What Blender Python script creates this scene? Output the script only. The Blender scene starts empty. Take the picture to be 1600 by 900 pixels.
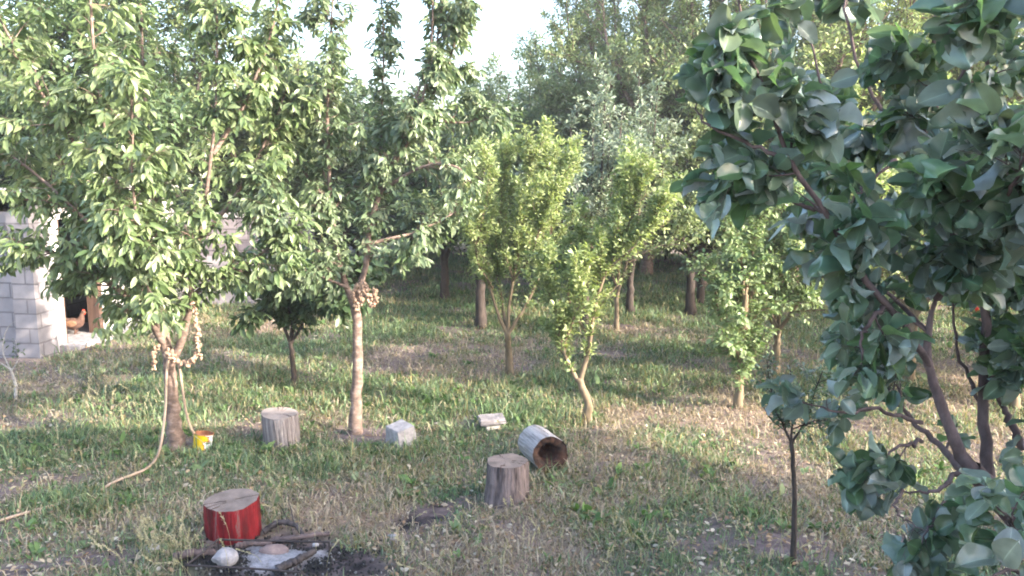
import bpy, math
import numpy as np
from mathutils import Vector

# ------------------------------------------------------------------ camera, sky, sun, exposure
sc = bpy.context.scene
COL = sc.collection
CAM_H, F, CX, CY = 2.5, 1250.0, 800.0, 450.0
PITCH = math.radians(8.4)
cam = bpy.data.cameras.new('camera'); cam_o = bpy.data.objects.new('camera', cam); COL.objects.link(cam_o)
cam.sensor_width = 36; cam.lens = 36*F/1600; cam.clip_start = .05; cam.clip_end = 800
cam_o.location = (0, 0, CAM_H); cam_o.rotation_euler = (math.pi/2-PITCH, 0, 0)
sc.camera = cam_o
SUN_EL, SUN_ROT = math.radians(23), math.radians(116)
w = bpy.data.worlds.new('World'); sc.world = w; w.use_nodes = True
nt = w.node_tree; sky = nt.nodes.new('ShaderNodeTexSky'); sky.sky_type = 'NISHITA'; sky.sun_disc = False
sky.sun_elevation = SUN_EL; sky.sun_rotation = SUN_ROT; sky.dust_density = 3.5; sky.air_density = 1.0; sky.ozone_density = 1.2
nt.links.new(sky.outputs[0], nt.nodes['Background'].inputs[0]); nt.nodes['Background'].inputs[1].default_value = .15
sun = bpy.data.lights.new('sun', 'SUN'); sun.energy = 2.6; sun.angle = math.radians(.6); sun.color = (1, .89, .73)
sun_o = bpy.data.objects.new('sun', sun); COL.objects.link(sun_o)
sd = Vector((math.sin(SUN_ROT)*math.cos(SUN_EL), math.cos(SUN_ROT)*math.cos(SUN_EL), math.sin(SUN_EL)))
sun_o.rotation_euler = sd.to_track_quat('Z', 'Y').to_euler(); sun_o.location = (20, -8, 20)
vs = sc.view_settings; vs.view_transform = 'Standard'; vs.look = 'None'; vs.gamma = 1; vs.use_curve_mapping = False
vs.exposure = 2.75
sc.render.engine = 'CYCLES'
sc.cycles.max_bounces = 6; sc.cycles.diffuse_bounces = 4; sc.cycles.glossy_bounces = 2; sc.cycles.transmission_bounces = 3
sc.cycles.caustics_reflective = False; sc.cycles.caustics_refractive = False
sc.cycles.pixel_filter_type = 'BLACKMAN_HARRIS'; sc.cycles.filter_width = 1.9
RNG = np.random.default_rng(7)

# ------------------------------------------------------------------ measuring helpers
def ray(px, py):
    rx, ru = (px-CX)/F, -(py-CY)/F
    c, s = math.cos(PITCH), math.sin(PITCH)
    return np.array([rx, c+ru*s, -s+ru*c])
def keep_px(C, fn, rng):       # which twigs grow where: fn judges a twig by the direction it is seen in on the reference picture
    p = C[:, -1]-np.array([0, 0, CAM_H]); c, s = math.cos(PITCH), math.sin(PITCH)
    d = p[:, 1]*c-p[:, 2]*s; u = p[:, 1]*s+p[:, 2]*c
    return fn(CX+F*p[:, 0]/d, CY-F*u/d, rng.random(len(C)))
def hgt(x, y):
    x = np.asarray(x, float); y = np.asarray(y, float)
    return .022*np.sin(x*1.7+y*.9)+.016*np.sin(x*3.1-y*2.3+1)+.01*np.sin(x*6.3+y*5.1+2)
def g(px, py):
    r = ray(px, py); t = CAM_H/-r[2]; p = r*t
    for _ in range(3):
        z = float(hgt(p[0], p[1])); t = (CAM_H-z)/-r[2]; p = r*t
    return np.array([p[0], p[1], CAM_H+r[2]*t])
def at(px, py, Y):
    r = ray(px, py); p = r*(Y/r[1]); return p+np.array([0, 0, CAM_H])

# ------------------------------------------------------------------ numpy mesh building
class MB:
    def __init__(s): s.v = []; s.f = []; s.c = []; s.m = []; s.n = 0
    def add(s, v, f, col=(1, 1, 1), mat=0):
        v = np.asarray(v, float).reshape(-1, 3); f = np.asarray(f, int)
        s.v.append(v); s.f.append(f+s.n); s.n += len(v)
        c = np.asarray(col, float)
        s.c.append(np.broadcast_to(c, (len(v), 3)) if c.ndim == 1 else c)
        s.m.append(np.full(len(f), mat)); return s
    def extra(s, f, mat=0, back=0):          # more faces on the block just added
        s.f.append(np.asarray(f, int)+s.n-back); s.m.append(np.full(len(f), mat))
    def build(s, name, mats, parent=None, smooth=True):
        me = bpy.data.meshes.new(name); V = np.concatenate(s.v).astype(np.float32)
        tot = np.concatenate([np.full(len(f), f.shape[1]) for f in s.f]).astype(np.int32)
        li = np.concatenate([f.ravel() for f in s.f]).astype(np.int32)
        me.vertices.add(len(V)); me.vertices.foreach_set('co', V.ravel())
        me.loops.add(len(li)); me.loops.foreach_set('vertex_index', li)
        me.polygons.add(len(tot)); st = np.concatenate([[0], np.cumsum(tot)[:-1]]).astype(np.int32)
        me.polygons.foreach_set('loop_start', st); me.polygons.foreach_set('loop_total', tot)
        me.polygons.foreach_set('material_index', np.concatenate(s.m).astype(np.int32))
        me.polygons.foreach_set('use_smooth', np.full(len(tot), smooth))
        a = me.attributes.new('col', 'FLOAT_COLOR', 'POINT')
        cc = np.ones((len(V), 4), np.float32); cc[:, :3] = np.concatenate(s.c); a.data.foreach_set('color', cc.ravel())
        me.update(); me.validate()
        for m in (mats if isinstance(mats, (list, tuple)) else [mats]): me.materials.append(m)
        o = bpy.data.objects.new(name, me); COL.objects.link(o)
        if parent is not None:
            o.parent = parent
            o.matrix_parent_inverse = parent.matrix_basis.inverted()
        return o
def tag(o, label=None, cat=None, group=None, kind=None):
    if label: o['label'] = label
    if cat: o['category'] = cat
    if group: o['group'] = group
    if kind: o['kind'] = kind
    return o
def empty(name, loc, label, cat, group=None):
    o = bpy.data.objects.new(name, None); COL.objects.link(o); o.location = Vector([float(a) for a in loc])
    o.empty_display_size = .1; return tag(o, label, cat, group)

def nrm(a): return a/np.maximum(np.linalg.norm(a, axis=-1, keepdims=True), 1e-9)
def catmull(P, K):
    P = np.asarray(P, float)
    if len(P) == 2: return P[0]+(P[1]-P[0])*np.linspace(0, 1, K)[:, None]
    Q = np.vstack([2*P[0]-P[1], P, 2*P[-1]-P[-2]]); n = len(P)-1
    u = np.linspace(0, n-1e-6, K); i = u.astype(int); t = (u-i)[:, None]
    a, b, c, d = Q[i], Q[i+1], Q[i+2], Q[i+3]
    return .5*(2*b+(c-a)*t+(2*a-5*b+4*c-d)*t**2+(3*b-a-3*c+d)*t**3)
REF = nrm(np.array([.577, -.7, .42]))
def frames(C):
    T = nrm(np.gradient(C, axis=1)); U = nrm(np.cross(T, REF)); return T, U, np.cross(T, U)
def tubes(mb, C, R, S=4, mat=0, col=(1, 1, 1), rough=0, rng=RNG, cap=False):
    C = np.asarray(C, float); R = np.asarray(R, float)
    if C.ndim == 2: C = C[None]; R = R[None]
    N, K = C.shape[:2]; T, U, V = frames(C)
    a = np.arange(S)*2*math.pi/S
    r = R[:, :, None]*np.ones(S)
    if rough: r = r*(1+rough*rng.standard_normal(r.shape))
    P = C[:, :, None]+r[..., None]*(np.cos(a)[:, None]*U[:, :, None]+np.sin(a)[:, None]*V[:, :, None])
    n0 = np.arange(N)[:, None, None]*K*S; k = np.arange(K-1)[None, :, None]*S; s = np.arange(S)[None, None]; s2 = (s+1) % S
    f = np.stack(np.broadcast_arrays(n0+k+s, n0+k+s2, n0+k+S+s2, n0+k+S+s), -1).reshape(-1, 4)
    mb.add(P.reshape(-1, 3), f, col, mat)
    if cap:
        for i in range(N):
            for kk in (0, K-1):
                cen = C[i, kk]; idx = i*K*S+kk*S
                ring = P[i, kk]; mb.add(np.vstack([cen, ring]), [[0, 1+j, 1+(j+1) % S] if kk else [0, 1+(j+1) % S, 1+j] for j in range(S)], col, mat)
def interp(C, idx, t):
    K = C.shape[1]; u = np.clip(t, 0, .9999)*(K-1); i = u.astype(int); fr = (u-i)[:, None]
    p = C[idx, i]*(1-fr)+C[idx, i+1]*fr; return p, nrm(C[idx, i+1]-C[idx, i])
def spawn(C, R, n, t0=.15, t1=1, ang=45, asd=12, L=.6, lsd=.25, up=.2, droop=0, K=6, rr=.5, rng=RNG, wob=.05, taper=.6):
    ln = np.linalg.norm(np.diff(C, axis=1), axis=-1).sum(1)
    idx = rng.choice(len(C), n, p=ln/ln.sum()); t = rng.uniform(t0, t1, n)
    p, T = interp(C, idx, t); K0 = C.shape[1]; r = R[idx, np.minimum((t*(K0-1)).astype(int), K0-1)]*rr
    q = nrm(np.cross(T, nrm(rng.standard_normal((n, 3))))); a = np.radians(rng.normal(ang, asd, n))[:, None]
    d = nrm(T*np.cos(a)+q*np.sin(a)+np.array([0, 0, up]))
    Ln = L*np.exp(rng.normal(0, lsd, n))*(1-taper*t*.6)
    s = np.linspace(0, 1, K)[None, :, None]
    w1 = rng.standard_normal((n, 1, 3))*wob; w2 = rng.standard_normal((n, 1, 3))*wob
    P = p[:, None]+Ln[:, None, None]*(d[:, None]*s+np.array([0, 0, -droop])*s**2+w1*np.sin(s*3.1)+w2*np.sin(s*6.3)*.5)
    Rn = np.maximum(r, .0012)[:, None]*(1-.75*np.linspace(0, 1, K))[None]
    return P, Rn
# leaf templates: (u along, v across, w off the surface)
def tpl_lo():
    return np.array([[0, 0, 0], [.5, .5, .06], [1, 0, -.06], [.5, -.5, .06]]), [[0, 1, 2], [0, 2, 3]], None
def tpl_mid():
    v = [[0, 0, 0], [.3, .42, .05], [.3, 0, 0], [.3, -.42, .05], [.66, .44, .02], [.66, 0, -.04], [.66, -.44, .02], [1, 0, -.14]]
    return np.array(v), [[0, 1, 2], [0, 2, 3], [4, 7, 5], [5, 7, 6]], [[1, 4, 5, 2], [2, 5, 6, 3]]
def tpl_hi():
    us = [0, .03, .08, .15, .24, .34, .45, .56, .67, .77, .86, .93, .975, 1]; ws = [.5*math.sin(math.pi*min(max(u, .004), .998)**.82)**.62 for u in us]; vs_ = [-1, -.5, -.06, 0, .06, .5, 1]
    v = []
    for i, (u, wd) in enumerate(zip(us, ws)):
        for s in vs_: v.append([u, s*wd, .15*abs(s)**1.3-.25*(u-.35)**2+.04*math.sin(u*9+s*3)*abs(s)+.008*(-1)**i*(abs(s) == .5)])
    f = [[i*7+j, i*7+j+1, i*7+j+8, i*7+j+7] for i in range(13) for j in range(6)]
    return np.array(v), None, f
TPL = {'lo': tpl_lo(), 'mid': tpl_mid(), 'hi': tpl_hi()}
def pal(p, n, rng):
    p = np.array(p); a = rng.integers(0, len(p), n); b = rng.integers(0, len(p), n); t = rng.random((n, 1))**1.5
    return (p[a]*(1-t)+p[b]*t)*np.exp(rng.normal(0, .1, (n, 1)))
def put_leaves(mb, pos, d, nn, L, W, tpl, col, curl=1, mat=0):
    v, tri, quad = TPL[tpl]; n = len(pos); d = nrm(d); s = nrm(np.cross(d, nn)); nn = np.cross(s, d)
    cu = np.ones(n) if np.isscalar(curl) else curl
    P = pos[:, None]+L[:, None, None]*v[None, :, :1]*d[:, None]+W[:, None, None]*v[None, :, 1:2]*s[:, None]+(L*cu)[:, None, None]*v[None, :, 2:]*nn[:, None]
    m = len(v); off = (np.arange(n)*m)[:, None, None]
    c = np.repeat(col, m, 0); first = True
    if tpl == 'hi': c = c*np.tile(np.where(v[:, 1:2] == 0, 1.9, np.where(np.abs(v[:, 1:2]) < .04, 1.25, 1)), (n, 1))
    for fs in (tri, quad):
        if fs is None: continue
        ff = (np.array(fs)[None]+off).reshape(-1, len(fs[0]))
        if first: mb.add(P.reshape(-1, 3), ff, c, mat); first = False
        else: mb.extra(ff, mat, n*m)
def twig_leaves(mb, C, m, L, W, tpl, palette, t0=.15, spread=.8, fwd=.5, down=.3, flat=.7, jit=.35, rng=RNG, lsd=.2, curlsd=.5, petiole=.15):
    N = len(C); idx = np.repeat(np.arange(N), m); t = np.clip(np.tile(np.linspace(t0, 1, m), N)+rng.normal(0, .04, N*m), 0, 1)
    p, T = interp(C, idx, t); U = nrm(np.cross(T, REF)); V = np.cross(T, U)
    ph = (np.tile(np.arange(m)*2.4, N)+np.repeat(rng.uniform(0, 6.3, N), m))[:, None]
    rad = np.cos(ph)*U+np.sin(ph)*V
    d = nrm(T*fwd+rad*spread+np.array([0, 0, -down])+rng.standard_normal((N*m, 3))*jit*.5)
    nn = nrm(np.array([0, 0, flat])+T*.3+rng.standard_normal((N*m, 3))*jit)
    ll = L*np.exp(rng.normal(0, lsd, N*m))
    sh = pal(palette, N, rng); cl = pal(palette, N*m, rng)*.5+.5*sh[idx]
    put_leaves(mb, p+d*(petiole*L), d, nn, ll, ll*W/L, tpl, cl, np.abs(rng.normal(1, curlsd, N*m))+.2)

# ------------------------------------------------------------------ materials
def mat(name):
    m = bpy.data.materials.new(name); m.use_nodes = True; n = m.node_tree; n.nodes.clear()
    out = n.nodes.new('ShaderNodeOutputMaterial'); return m, n, out
def N_(n, t, **k):
    o = n.nodes.new(t)
    for a, b in k.items(): setattr(o, a, b)
    return o
def leaf_mat(name, rough=.42, trans=.35, under=1.0, under_tint=(1, 1, 1), spec=.5, veins=0):
    m, n, out = mat(name); L = n.links.new
    a = N_(n, 'ShaderNodeAttribute', attribute_name='col')
    geo = N_(n, 'ShaderNodeNewGeometry'); mx = N_(n, 'ShaderNodeMix', data_type='RGBA', blend_type='MULTIPLY'); mx.inputs[0].default_value = 1
    un = N_(n, 'ShaderNodeMix', data_type='RGBA'); un.inputs[6].default_value = (1, 1, 1, 1); un.inputs[7].default_value = (*[under*c for c in under_tint], 1)
    L(geo.outputs['Backfacing'], un.inputs[0]); L(a.outputs['Color'], mx.inputs[6]); L(un.outputs[2], mx.inputs[7])
    tc = N_(n, 'ShaderNodeTexCoord'); no = N_(n, 'ShaderNodeTexNoise'); no.inputs['Scale'].default_value = 35; L(tc.outputs['Object'], no.inputs['Vector'])
    mr = N_(n, 'ShaderNodeMapRange'); mr.inputs[3].default_value = .72; mr.inputs[4].default_value = 1.25; L(no.outputs[0], mr.inputs[0])
    m2 = N_(n, 'ShaderNodeVectorMath', operation='SCALE'); L(mx.outputs[2], m2.inputs[0]); L(mr.outputs[0], m2.inputs['Scale'])
    p = N_(n, 'ShaderNodeBsdfPrincipled'); p.inputs['Roughness'].default_value = rough; p.inputs['Specular IOR Level'].default_value = spec
    L(m2.outputs[0], p.inputs['Base Color'])
    t = N_(n, 'ShaderNodeBsdfTranslucent'); m3 = N_(n, 'ShaderNodeVectorMath', operation='MULTIPLY'); m3.inputs[1].default_value = (1.15, 1.2, .7)
    L(m2.outputs[0], m3.inputs[0]); L(m3.outputs[0], t.inputs[0])
    mix = N_(n, 'ShaderNodeMixShader'); mix.inputs[0].default_value = trans; L(p.outputs[0], mix.inputs[1]); L(t.outputs[0], mix.inputs[2]); L(mix.outputs[0], out.inputs[0])
    return m
def surf_mat(name, c1, c2, scale=8, rough=.85, bump=.3, stretch=(1, 1, 1), c3=None, detail=6, bscale=None, dist=.01, spec=.3, attr=False):
    m, n, out = mat(name); L = n.links.new
    tc = N_(n, 'ShaderNodeTexCoord'); mp = N_(n, 'ShaderNodeMapping'); mp.inputs['Scale'].default_value = stretch; L(tc.outputs['Object'], mp.inputs[0])
    no = N_(n, 'ShaderNodeTexNoise'); no.inputs['Scale'].default_value = scale; no.inputs['Detail'].default_value = detail; no.inputs['Roughness'].default_value = .65; L(mp.outputs[0], no.inputs['Vector'])
    cr = N_(n, 'ShaderNodeValToRGB'); e = cr.color_ramp.elements; e[0].position = .32; e[1].position = .68; e[0].color = (*c1, 1); e[1].color = (*c2, 1)
    if c3: x = cr.color_ramp.elements.new(.5); x.color = (*c3, 1)
    L(no.outputs[0], cr.inputs[0]); p = N_(n, 'ShaderNodeBsdfPrincipled'); p.inputs['Roughness'].default_value = rough; p.inputs['Specular IOR Level'].default_value = spec
    src = cr.outputs[0]
    if attr:
        a = N_(n, 'ShaderNodeAttribute', attribute_name='col'); mx = N_(n, 'ShaderNodeMix', data_type='RGBA', blend_type='MULTIPLY'); mx.inputs[0].default_value = 1
        L(src, mx.inputs[6]); L(a.outputs['Color'], mx.inputs[7]); src = mx.outputs[2]
    L(src, p.inputs['Base Color'])
    n2 = N_(n, 'ShaderNodeTexNoise'); n2.inputs['Scale'].default_value = bscale or scale*2.5; n2.inputs['Detail'].default_value = 8; L(mp.outputs[0], n2.inputs['Vector'])
    b = N_(n, 'ShaderNodeBump'); b.inputs['Strength'].default_value = bump; b.inputs['Distance'].default_value = dist; L(n2.outputs[0], b.inputs['Height']); L(b.outputs[0], p.inputs['Normal'])
    L(p.outputs[0], out.inputs[0]); return m
M_CHERRY = leaf_mat('cherry_leaf', .36, .25, 1.15, (1, 1, 1.1))
M_PLUM = leaf_mat('plum_leaf', .45, .38, 1.1)
M_ORCH = leaf_mat('orchard_leaf', .5, .3, 1.15, (1, 1, 1.1))
M_SILVER = leaf_mat('silver_leaf', .55, .2, 1.35, (1.2, 1.15, 1.3))
M_PIST = leaf_mat('pistachio_leaf', .3, .3, 1.5, (1.0, 1.04, 1.25), .8)
M_GRASS = leaf_mat('grass_blade', .55, .3, 1, spec=.3)
M_BARK = surf_mat('cherry_bark', (.09, .07, .062), (.29, .225, .2), 12, bump=.9, stretch=(1, 1, 1.6), c3=(.17, .12, .1))
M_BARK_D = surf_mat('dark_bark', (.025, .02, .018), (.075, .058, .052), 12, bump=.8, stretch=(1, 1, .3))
M_BARK_L = surf_mat('pale_bark', (.09, .07, .045), (.26, .2, .14), 9, bump=.6, stretch=(1, 1, .4))
M_BARK_P = surf_mat('pistachio_bark', (.06, .042, .042), (.17, .125, .125), 14, bump=.6, stretch=(1, 1, .5))
M_TWIG = surf_mat('twig', (.11, .08, .06), (.24, .16, .12), 20, bump=.2)

# ------------------------------------------------------------------ ground
def vnoise(x, y, seed):
    def h(i, j):
        n = (i*374761393+j*668265263+seed*1442695041) & 0xffffffff; n = ((n ^ (n >> 13))*1274126177) & 0xffffffff
        return ((n ^ (n >> 16)) & 0xffff)/65535.
    xi = np.floor(x).astype(np.int64); yi = np.floor(y).astype(np.int64); fx = x-xi; fy = y-yi
    fx = fx*fx*(3-2*fx); fy = fy*fy*(3-2*fy)
    return (h(xi, yi)*(1-fx)+h(xi+1, yi)*fx)*(1-fy)+(h(xi, yi+1)*(1-fx)+h(xi+1, yi+1)*fx)*fy
def fbm(x, y, s, seed, oc=4):
    v = 0; a = .5; t = 0
    for o in range(oc): v = v+a*vnoise(x*s, y*s, seed+o); t += a; a *= .55; s *= 2.1
    return v/t
def blob(x, y, spots):
    v = np.zeros_like(x); wx = x+.25*(fbm(x, y, 2.2, 91)-.5)*2; wy = y+.25*(fbm(x, y, 2.2, 57)-.5)*2
    for px, py, rx, ry, amp in spots:
        c = g(px, py); D = c[1]; sx = rx*D/F; sy = ry*D*D/(CAM_H*F)
        v = v+amp*np.exp(-(((wx-c[0])/sx)**2+((wy-c[1])/sy)**2)**1.5)
    return v
DRY = [(720, 572, 110, 18, 1.3), (450, 505, 90, 16, .9), (200, 560, 140, 30, .7), (60, 620, 90, 25, .7), (560, 800, 110, 40, .9), (660, 740, 120, 22, .6),
       (900, 790, 140, 60, .8), (930, 700, 90, 30, .6), (1150, 760, 200, 60, .6), (1080, 650, 130, 18, .6), (1150, 625, 60, 18, .7), (200, 800, 130, 30, .5), (1000, 620, 70, 20, .5),
       (560, 560, 60, 12, .5), (1020, 530, 110, 14, .6), (750, 860, 160, 30, .6), (1330, 690, 120, 40, .5), (290, 740, 70, 15, .3)]
GREEN = [(560, 620, 220, 30, .8), (340, 600, 110, 25, .7), (450, 545, 110, 12, .8), (540, 720, 180, 24, .9), (740, 640, 130, 30, .9), (130, 790, 110, 30, .9), (100, 700, 170, 35, .5),
         (900, 600, 130, 25, .7), (620, 690, 80, 25, .6), (980, 830, 120, 30, .4), (430, 720, 120, 30, .8), (800, 480, 400, 25, .4), (1200, 800, 100, 20, .3), (560, 870, 60, 30, .5), (960, 430, 100, 8, 1)]
BARE = [(530, 880, 60, 30, 1.0), (675, 805, 48, 24, 1.2), (270, 695, 60, 14, 1), (585, 680, 65, 16, 1.2), (60, 885, 170, 22, 1.2), (430, 868, 130, 34, 1.6), (1230, 850, 90, 28, .8), (960, 668, 45, 10, .8), (820, 580, 40, 8, .8),
        (460, 598, 40, 6, .7), (700, 480, 60, 8, .5), (640, 770, 120, 30, .35), (880, 850, 60, 20, .35), (110, 545, 90, 12, .9), (1080, 495, 50, 8, .6), (620, 598, 30, 5, .4), (1160, 860, 60, 14, .5)]
CHAR = [(675, 807, 44, 18, 1.4), (545, 880, 60, 30, 1.3), (415, 880, 150, 38, 1.4), (60, 890, 120, 14, .35)]
ASH = [(425, 876, 78, 26, 1.8), (620, 840, 12, 5, .8)]
def masks(x, y):
    far = np.clip((y-9)/8, 0, 1)
    n = fbm(x, y, .9, 5); n2 = fbm(x, y, 3.5, 17)
    dry = np.clip(blob(x, y, DRY)+(n-.5)*1.6+(n2-.5)*.9+.33-.2*far, 0, 1)
    green = np.clip(blob(x, y, GREEN)+(fbm(x, y, 1.3, 33)-.5)*1.4+(n2-.5)*.6+.4, 0, 1)
    bare = np.clip(blob(x, y, BARE)+(fbm(x, y, 2.6, 71)-.53)*2.4, 0, 1)
    return dry, green, bare
def build_ground():
    ax = lambda a, b, n0, n1, ext: np.concatenate([a-np.geomspace(ext, .3, n1), np.linspace(a, b, n0), b+np.geomspace(.3, ext, n1)])
    xs = ax(-7, 7, 330, 26, 300); ys = ax(3.5, 17, 330, 26, 300)
    X, Y = np.meshgrid(xs, ys); n2 = fbm(X, Y, 4, 3); Z = hgt(X, Y)+(n2-.5)*.02*(np.abs(X) < 8)
    d, gr, b = masks(X, Y); ch = np.clip(blob(X, Y, CHAR), 0, 1)*np.clip(fbm(X, Y, 9, 44)*2-.3, 0, 1); ash = np.clip(blob(X, Y, ASH)*(.1+fbm(X, Y, 11, 45)*1.6)-.25, 0, 1)
    Z = Z+.03*ash+.05*np.clip(blob(X, Y, [(575, 682, 40, 14, .8), (270, 697, 45, 14, .8)]), 0, 1)*n2
    c = np.zeros(X.shape+(3,)); c[:] = (.18, .14, .13)
    def mix(c, col, a): return c*(1-a[..., None])+np.array(col)*a[..., None]
    c = mix(c, (.3, .225, .185), np.clip(d*1.0, 0, 1)*(1-b*.7)); c = mix(c, (.11, .145, .07), np.clip(gr*1.0-d*.3, 0, 1)*(1-b)); c = mix(c, (.16, .125, .13), b*.8)
    c = mix(c, (.022, .021, .026), ch); c = mix(c, (.27, .27, .3), ash)
    ny, nx = X.shape; i = np.arange(ny-1)[:, None]*nx+np.arange(nx-1)[None]
    f = np.stack([i, i+1, i+nx+1, i+nx], -1).reshape(-1, 4)
    mb = MB(); mb.add(np.stack([X, Y, Z], -1), f, c.reshape(-1, 3))
    m, n, out = mat('soil_and_litter'); L = n.links.new
    a = N_(n, 'ShaderNodeAttribute', attribute_name='col'); tc = N_(n, 'ShaderNodeTexCoord')
    n1 = N_(n, 'ShaderNodeTexNoise'); n1.inputs['Scale'].default_value = 14; n1.inputs['Detail'].default_value = 10; n1.inputs['Roughness'].default_value = .8; L(tc.outputs['Object'], n1.inputs[0])
    mr = N_(n, 'ShaderNodeMapRange'); mr.inputs[1].default_value = .3; mr.inputs[2].default_value = .7; mr.inputs[3].default_value = .35; mr.inputs[4].default_value = 1.7; L(n1.outputs[0], mr.inputs[0])
    s = N_(n, 'ShaderNodeVectorMath', operation='SCALE'); L(a.outputs['Color'], s.inputs[0]); L(mr.outputs[0], s.inputs['Scale'])
    p = N_(n, 'ShaderNodeBsdfPrincipled'); p.inputs['Roughness'].default_value = .95; p.inputs['Specular IOR Level'].default_value = .15; L(s.outputs[0], p.inputs['Base Color'])
    b_ = N_(n, 'ShaderNodeBump'); b_.inputs['Strength'].default_value = .9; b_.inputs['Distance'].default_value = .03; L(n1.outputs[0], b_.inputs['Height']); L(b_.outputs[0], p.inputs['Normal']); L(p.outputs[0], out.inputs[0])
    tag(mb.build('ground', m), 'rough orchard soil with leaf litter, ash and bare patches', 'ground', kind='structure')
build_ground()

# ------------------------------------------------------------------ grass
KEEP_OUT = []      # (x, y, radius) kept clear of blades
for px, py, r in [(440, 690, .17), (364, 835, .25), (791, 782, .18), (845, 725, .2), (627, 685, .13), (767, 665, .14), (317, 692, .09), (400, 880, .45), (480, 876, .3), (330, 885, .25), (555, 885, .22), (675, 807, .17), (360, 872, .2), (500, 868, .15), (110, 528, .6), (25, 545, .8)]:
    c = g(px, py); KEEP_OUT.append((c[0], c[1], r))
def blades(mb, x, y, h, wd, lean, col, rng, K=3):
    n = len(x); z = hgt(x, y)-.01; az = rng.uniform(0, 2*math.pi, n)
    d = np.stack([np.cos(az), np.sin(az), np.zeros(n)], -1); ph = az+math.pi/2+rng.normal(0, .7, n)
    s = np.stack([np.cos(ph), np.sin(ph), np.zeros(n)], -1)*wd[:, None]/2
    b = np.stack([x, y, z], -1); up = np.array([0, 0, 1.])
    l = lean[:, None]; H = h[:, None]
    m = b+H*.55*(up*np.cos(l*.5)+d*np.sin(l*.5)); t = m+H*.5*(up*np.cos(l*1.35)+d*np.sin(l*1.35))
    V = np.stack([b-s, b+s, m+s*.8, m-s*.8, t], 1); o = (np.arange(n)*5)[:, None]
    mb.add(V.reshape(-1, 3), o+np.array([0, 1, 2, 3]), np.repeat(col, 5, 0)); mb.extra(o+np.array([3, 2, 4]), 0, n*5)
def scatter(n, y0, y1, pw, rng, wid=.72, pad=.8):
    u = rng.random(n); a = 2-pw
    Y = (y0**a+u*(y1**a-y0**a))**(1/a); X = rng.uniform(-1, 1, n)*(wid*Y+pad); return X, Y
def keep(x, y):
    k = np.ones(len(x), bool)
    for cx, cy, r in KEEP_OUT: k &= ((x-cx)**2+(y-cy)**2) > r*r
    k &= ~((x < -6.2) & (y > 10.2)); return k
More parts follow.
